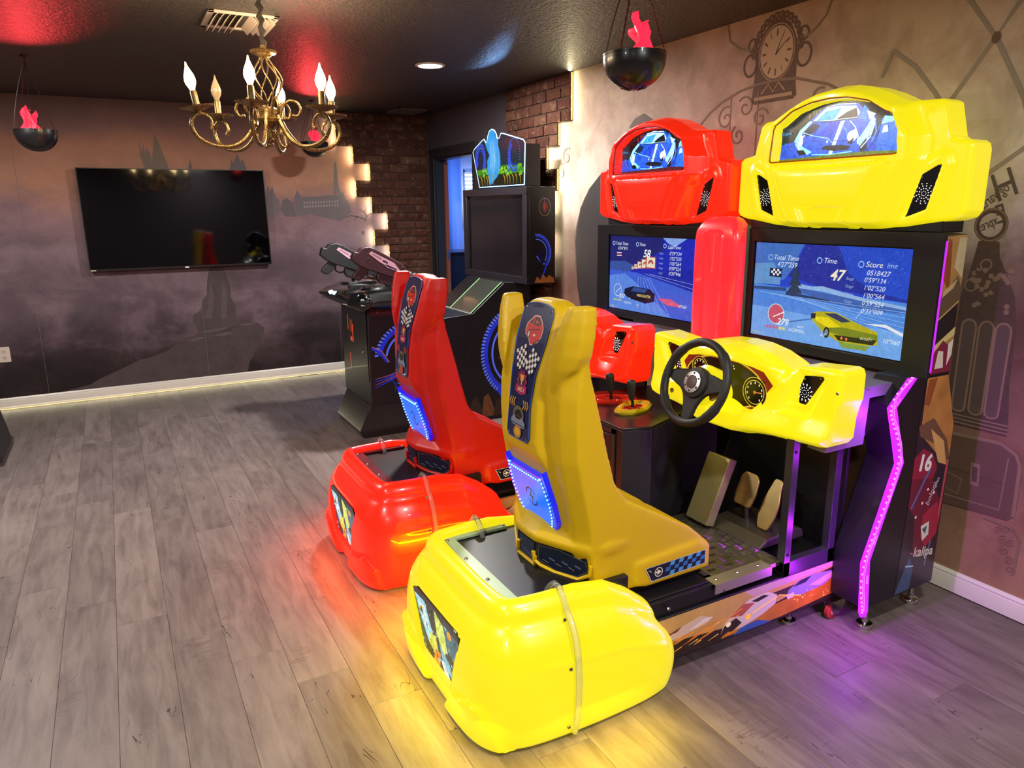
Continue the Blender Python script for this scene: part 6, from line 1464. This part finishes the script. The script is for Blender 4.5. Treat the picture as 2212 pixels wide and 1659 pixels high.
# ================================================================ television, socket
T = thing('television', 'large black flat television mounted on the misty mural wall', 'television', (.55, 6.90, 1.1))
x0, x1, z0, z1, yf = -.172, 1.268, 1.083, 1.902, 6.888
obj('body', MB().box((x0, yf + .004, z0), (x1, yf + .03, z1)).box((x0 + .25, yf + .03, z0 + .12), (x1 - .25, DY - .002, z1 - .2)), M_BLACK, T, bevel=.002)
obj('screen', MB().box((x0 + .008, yf + .001, z0 + .016), (x1 - .008, yf + .004, z1 - .008)), PL('#060507', .04, coat=.6, name='dark glass'), T)
obj('bezel', MB().box((x0, yf, z0), (x1, yf + .004, z0 + .014)).box((x0, yf, z1 - .007), (x1, yf + .004, z1)).box((x0, yf, z0), (x0 + .007, yf + .004, z1)).box((x1 - .007, yf, z0), (x1, yf + .004, z1)), PL('#1b1a1c', .3), T)
obj('power_lamp', MB().box((.545, yf - .002, z0 + .001), (.575, yf, z0 + .007)), PL('#d8e4ff', .3, emit='#d8e4ff', estr=2.0, name='standby lamp'), T)
obj('maker_tag', MB().box((x0 + .004, yf - .001, z0 + .002), (x0 + .045, yf, z0 + .011)), PL('#c8c0b8', .4), T)
T = thing('wall_socket', 'white double wall socket on the mural at the left edge', 'socket', (-.855, DY, .45))
ow = PL('#d8c8bc', .35)
obj('plate', MB().prism(rounded([(-.893, .388), (-.815, .388), (-.815, .512), (-.893, .512)], .006, 2), side(DY), 0, .006), ow, T, bevel=.002)
for z in (.425, .475):
    s_ = obj('outlet', MB().lathe([(0, 0), (.017, 0), (.016, .002), (0, .002)], (-.854, DY - .006, z), (0, -1, 0), 18), PL('#cbbab0', .35), T)
    obj('slots', MB().box((-.861, DY - .0092, z - .002), (-.859, DY - .0078, z + .007)).box((-.850, DY - .0092, z - .002), (-.848, DY - .0078, z + .006)), PL('#3a302c', .5), s_)

# ================================================================ ceiling fittings
def downlight(x, y, label, power):
    T = thing('downlight', label, 'ceiling light', (x, y, CH), 'recessed round ceiling lights')
    obj('trim', MB().lathe([(.076, .0), (.095, 0), (.094, -.004), (.078, -.007), (.074, -.002)], (x, y, CH), (0, 0, 1), 36), M_TRIMW, T, smooth=30)
    obj('diffuser', MB().lathe([(0, -.003), (.0755, -.003), (.0755, -.0005), (0, -.0005)], (x, y, CH), (0, 0, 1), 32), PL('#ffffff', .4, emit='#f4f8ff', estr=14.0, name='bright diffuser'), T)
    L = bpy.data.lights.new('downlight_lamp', 'AREA'); L.shape = 'DISK'; L.size = .15; L.energy = power; L.color = (1.0, .97, .93)
    lo = bpy.data.objects.new('downlight_lamp', L); COL.objects.link(lo); lo.parent = T; lo.location = (0, 0, -.012)
DLP = 40
downlight(1.92, 4.573, 'bright round ceiling light above the shooting machine', DLP * 2.0)
for x, y, w in ((-1.0, 4.4, 'bright round ceiling light out of the picture near the left wall'), (-.75, 1.3, 'bright round ceiling light out of the picture to the left of the camera'), (1.35, .35, 'bright round ceiling light out of the picture to the right of the camera'), (-1.2, -.9, 'bright round ceiling light behind the camera on the left'), (1.6, -1.0, 'bright round ceiling light behind the camera on the right')):
    downlight(x, y, w, DLP * (1.7 if y > 4 else 1))  # unseen ceiling lights, added to fill the room with light
def vent(c0, ex, ey, n, label, deep):
    T = thing('ceiling_vent', label, 'vent', (c0[0], c0[1], CH), 'ceiling air vents')
    cx, cy = c0; m = MB()
    for a in ((cx - ex, cy - ey, cx + ex, cy - ey + .028), (cx - ex, cy + ey - .028, cx + ex, cy + ey), (cx - ex, cy - ey, cx - ex + .028, cy + ey), (cx + ex - .028, cy - ey, cx + ex, cy + ey)): m.box((a[0], a[1], CH - .010), (a[2], a[3], CH - .0005))
    obj('frame', m, PL('#d5c4b4', .4) if deep else PL('#7d746e', .5), T, bevel=.002)
    obj('duct', MB().box((cx - ex + .02, cy - ey + .02, CH - .003), (cx + ex - .02, cy + ey - .02, CH - .001)), PL('#3a342f', .8), T)
    for i in range(n):
        u = -1 + 2 * (i + .5) / n
        if deep:
            x = cx + u * (ex - .035); tilt = .028 * (1 if u > 0 else -1)
            R = []
            for yy in (cy - ey + .028, cy + ey - .028): R.append([(x, yy, CH - .004), (x + tilt * .45, yy, CH - .016), (x + tilt, yy, CH - .034), (x + tilt + .002, yy, CH - .034), (x + tilt * .45 + .003, yy, CH - .015), (x + .003, yy, CH - .004)])
            obj('louvre', MB().loft(R), PL('#d5c4b4', .4), T, smooth=40)
        else:
            y = cy + u * (ey - .03); obj('louvre', MB().box((cx - ex + .03, y - .003, CH - .009), (cx + ex - .03, y + .003, CH - .002)), PL('#6d655f', .5), T)
vent((.672, 3.93), .158, .165, 9, 'white ceiling vent with curved louvres above the chandelier', True)
vent((2.565, 6.70), .15, .185, 8, 'flat grey ceiling vent in the far corner by the brick wall', False)
T = thing('wall_box', 'small pale ribbed box high on the mural wall behind the chandelier', 'wall box', (.80, DY, 2.40))  # ribbed box, its use left open
for i in range(4): obj('rib', MB().box((.735 + .003 * i, DY - .03, 2.415 - i * .017), (.86 + .003 * i, DY, 2.427 - i * .017)), PL('#7a5f55', .5), T, bevel=.003)
obj('back', MB().box((.74, DY - .02, 2.362), (.868, DY, 2.425)), PL('#6a5048', .5), T)

# ================================================================ flame bowls
M_FLAME = PL('#ff2a3a', .6, emit='#ff1a30', estr=2.6, name='red lit silk')
def flame_bowl(x, y, zr, R, label, seed, slots, aim=(0, -1.0, .36)):
    T = thing('flame_lamp', label, 'hanging lamp', (x, y, zr), 'hanging bowl lamps with red silk flames')
    n = 14; prof = [(R * sin(pi / 2 * i / n), -R * .93 * cos(pi / 2 * i / n)) for i in range(n + 1)]
    prof += [(R * 1.0, R * .10), (R * 1.015, R * .11), (R * 1.015, R * .16), (R * .97, R * .16), (R * .95, 0), (R * .80, -R * .2), (0, -R * .25)]
    bowl = obj('bowl', MB().lathe(prof, (x, y, zr), (0, 0, 1), 40), PL('#1a1717', .33, coat=.2, name='black bowl plastic'), T, smooth=50)
    if slots:
        for k in range(9):
            a = 2 * pi * k / 9 + .2; p = []
            for t in (.16, .30, .44): p.append((x + R * 1.004 * sin(t) * cos(a), y + R * 1.004 * sin(t) * sin(a), zr - R * .935 * cos(t)))
            obj('vent_slot', MB().tube(p, R * .016, 6), PL('#050505', .6), bowl)
    r = random.Random(seed)
    for k in range(3 + seed % 2):
        a = r.uniform(0, pi); w = R * r.uniform(.30, .42); h = R * r.uniform(.75, 1.15) if k else R * 1.25
        ox, oy = r.uniform(-.22, .22) * R, r.uniform(-.22, .22) * R; rows = []
        for i in range(9):
            t = i / 8; ww = w * (1 - t) ** .75 * (1 + .35 * sin(t * 7 + seed)) + .002; sx = R * .22 * sin(t * 4 + k * 2 + seed) * t
            rows.append([(x + ox + sx + cos(a) * ww * q, y + oy + sin(a) * ww * q + .15 * R * sin(3 * q + t * 5), zr + R * .1 + h * t) for q in (-1, -.5, 0, .5, 1)])
        f = obj('silk_flame', MB().grid(rows), M_FLAME, T, smooth=60); f.modifiers.new('thick', 'SOLIDIFY').thickness = .0015
    top = zr + R * 3.9; top = min(top, CH - .03)
    mch = PL('#4a2226', .4, .6, name='chain')
    for k in range(3):
        a = 2 * pi * k / 3 + .5 + seed; p0, p1 = Vector((x + R * .97 * cos(a), y + R * .97 * sin(a), zr + R * .14)), Vector((x, y, top))
        nl = max(8, int((p1 - p0).length / .013)); m = MB(); d = (p1 - p0).normalized(); s1 = d.orthogonal().normalized(); s2 = d.cross(s1)
        for i in range(nl):
            c = p0.lerp(p1, (i + .5) / nl); s_ = s1 if i % 2 else s2; L_ = (p1 - p0).length / nl * .72
            m.tube([c + d * L_ * cos(2 * pi * q / 8) + s_ * .0032 * sin(2 * pi * q / 8) for q in range(8)], .0010, 4, True)
        obj('chain', m, mch, T)
    obj('ceiling_hook', MB().tube([(x, y, top - .004), (x, y, CH - .008)], .0022, 6).lathe([(0, -.001), (.022, -.001), (.018, -.010), (.004, -.014), (0, -.014)], (x, y, CH), (0, 0, 1), 16), mch, T)
    obj('cable', MB().tube([(x + R * .99 * cos(2.9), y + R * .99 * sin(2.9), zr - R * .1)] + [(x + R * (1.02 - t * .98) * cos(2.9) - .012 * sin(t * 3.14), y + R * (1.02 - t) * sin(2.9), zr + (top - zr) * t) for t in (.1, .3, .5, .7, .9, 1)], .0022, 6), PL('#1a1010', .5), T)
    L = bpy.data.lights.new('flame_spot', 'SPOT'); L.energy = 40; L.color = (1.0, .05, .06); L.spot_size = RAD(62); L.spot_blend = .9; L.shadow_soft_size = .03
    lo = bpy.data.objects.new('flame_spot', L); COL.objects.link(lo); lo.parent = T; lo.location = (0, 0, R * .9); lo.rotation_euler = Vector(aim).to_track_quat('-Z', 'Y').to_euler()
flame_bowl(1.742, 2.251, 2.071, .1125, 'nearest hanging black bowl lamp with red flame, upper right', 1, True)
flame_bowl(-.305, 5.295, 2.012, .1125, 'hanging black bowl lamp with red flame at far left', 2, False)
flame_bowl(1.611, 6.40, 2.092, .1125, 'hanging black bowl lamp with red flame behind the chandelier', 4, False)

# ================================================================ chandelier
T = thing('chandelier', 'six-armed gold chandelier with candle bulbs', 'chandelier', (.668, 3.40, 1.80))
def m_gold():
    t = NT('brushed antique gold'); f = t.noise(t.pos(), 260, 4, .6)
    t.set(color=t.ramp(f, [(.38, '#33261a'), (.52, '#9a7a48'), (.7, '#d4ba88')]), metal=.85, rough=.36); return t.m
GOLD = m_gold(); cx, cy = .668, 3.40
obj('canopy_disc', MB().lathe([(0, 2.232), (.012, 2.232), (.014, 2.215), (.052, 2.212), (.056, 2.206), (.05, 2.200), (.034, 2.198), (.03, 2.190), (.024, 2.186), (0, 2.186)], (cx, cy, 0), (0, 0, 1), 28), GOLD, T, smooth=35)
obj('hub', MB().lathe([(0, 1.988), (.03, 1.985), (.046, 1.975), (.048, 1.945), (.062, 1.935), (.056, 1.925), (.03, 1.915), (.012, 1.895), (.010, 1.86), (.016, 1.852), (.008, 1.840), (0, 1.838)], (cx, cy, 0), (0, 0, 1), 28), GOLD, T, smooth=35)
for k in range(8):
    p = []
    for i in range(15):
        t = i / 14; rr = .016 + .052 * sin(pi * min(1, t * 1.05)) ** 1.5; a = 2 * pi * k / 8 + 1.6 * t
        p.append((cx + rr * cos(a), cy + rr * sin(a), 2.19 - .215 * t))
    obj('twisted_wire', MB().tube(p, .0032, 6), GOLD, T, smooth=60)
    p = [(cx + (.008 + .028 * sin(pi * i / 8)) * cos(2 * pi * k / 8 + 1.2 * i / 8), cy + (.008 + .028 * sin(pi * i / 8)) * sin(2 * pi * k / 8 + 1.2 * i / 8), 1.905 - .065 * i / 8) for i in range(9)]
    if k % 2 == 0: obj('twisted_wire', MB().tube(p, .0025, 6), GOLD, T, smooth=60)
AM = smooth_path([(.045, 1.955), (.07, 1.90), (.115, 1.845), (.175, 1.818), (.245, 1.822), (.298, 1.85), (.320, 1.895), (.306, 1.932), (.275, 1.945), (.245, 1.928), (.236, 1.900), (.248, 1.885)], 40)
UP = smooth_path([(.045, 1.935), (.06, 1.985), (.09, 2.012), (.122, 2.005), (.136, 1.975), (.122, 1.95), (.10, 1.952)], 22)
LO = smooth_path([(.05, 1.93), (.03, 1.88), (.04, 1.835), (.06, 1.822), (.078, 1.84), (.072, 1.87)], 18)
for k in range(6):
    a = RAD(-113 + 60 * k); ca, sa = cos(a), sin(a); P = lambda r, z: (cx + r * ca, cy + r * sa, z)
    obj('arm', MB().tube([P(q.x, q.y) for q in AM], [.0085] * 32 + [.008, .0074, .007, .0066, .0062, .006, .006, .009, .009], 8), GOLD, T, smooth=60)
    a2 = a + RAD(30); P2 = lambda r, z: (cx + r * cos(a2), cy + r * sin(a2), z)
    obj('scroll', MB().tube([P2(q.x, q.y) for q in UP], [.006] * 19 + [.005, .005, .008, .006], 8), GOLD, T, smooth=60)
    if k % 2: obj('scroll', MB().tube([P2(q.x, q.y) for q in LO], .005, 8), GOLD, T, smooth=60)
    tilt = (.0, .0) if k != 5 else (-.10, .0)
    bx_, by_, bz_ = cx + .288 * ca, cy + .288 * sa, 1.952
    ax_ = Vector((-.16, 0, 1)) if k == 5 else Vector((0, 0, 1))
    obj('drip_cup', MB().lathe([(0, -.012), (.010, -.010), (.012, 0), (.034, .004), (.064, .015), (.066, .020), (.040, .015), (.018, .010), (0, .010)], (bx_, by_, bz_), ax_, 28), GOLD, T, smooth=35)
    sl = obj('candle_sleeve', MB().lathe([(0, .008), (.0135, .008), (.0135, .075), (.010, .080), (0, .080)], (bx_, by_, bz_), ax_, 16), PL('#8a7550', .4, .7, tex=.5, tscale=80), T, smooth=35)
    lit = k != 4
    b0 = Vector((bx_, by_, bz_)) + ax_.normalized() * .08
    obj('bulb', MB().lathe([(0, -.002), (.010, 0), (.012, .008), (.0205, .026), (.0222, .040), (.0188, .058), (.0112, .076), (.0055, .090), (.0018, .106), (0, .108)], b0, ax_, 18), PL('#fff2c8', .3, emit='#ffdc9a', estr=14.0, name='lit candle bulb') if lit else PL('#a8967a', .12, coat=.8, name='unlit glass bulb'), T, smooth=60)
    if lit:
        L = bpy.data.lights.new('candle_light', 'POINT'); L.energy = 6.5; L.color = (1.0, .74, .44); L.shadow_soft_size = .02
        lo = bpy.data.objects.new('candle_light', L); COL.objects.link(lo); lo.parent = T; c_ = b0 + ax_.normalized() * .145; lo.location = (c_.x - .668, c_.y - 3.40, c_.z - 1.80)
m = MB(); pts = [(cx + .006 * sin(i * 2.1), cy + .006 * cos(i * 1.7), 2.23 + i * .0145) for i in range(15)]
obj('hanging_sleeve', MB().tube(pts, [.011 + .004 * sin(i * 1.9) for i in range(15)], 10), PL('#221a16', .8, tex=.4, tscale=60), T, smooth=60)
obj('finial', MB().ball((cx, cy, 1.832), .010, 12), GOLD, T, smooth=60)

# ================================================================ sofa corner at the left edge
T = thing('armchair', 'dark upholstered armchair just entering the left edge', 'armchair', (-1.2, 5.55, 0))
fab = PL('#1d1a1c', .85, tex=.3, tscale=120)
obj('arm', MB().loft([octr(.03, -1.30, -.760, 5.30, 5.90, .03), octr(.12, -1.30, -.775, 5.30, 5.90, .03), octr(.26, -1.30, -.795, 5.30, 5.88, .04), octr(.36, -1.30, -.80, 5.32, 5.86, .05)]), fab, T, smooth=40, bevel=.01)
obj('seat_cushion', MB().box((-1.95, 5.30, .10), (-1.30, 5.95, .34)), fab, T, bevel=.03)
obj('backrest', MB().box((-2.0, 5.90, .05), (-.90, 6.10, .55)), fab, T, bevel=.04)
obj('foot', MB().box((-.84, 5.34, 0), (-.80, 5.38, .035)), PL('#120e0c', .5), T)
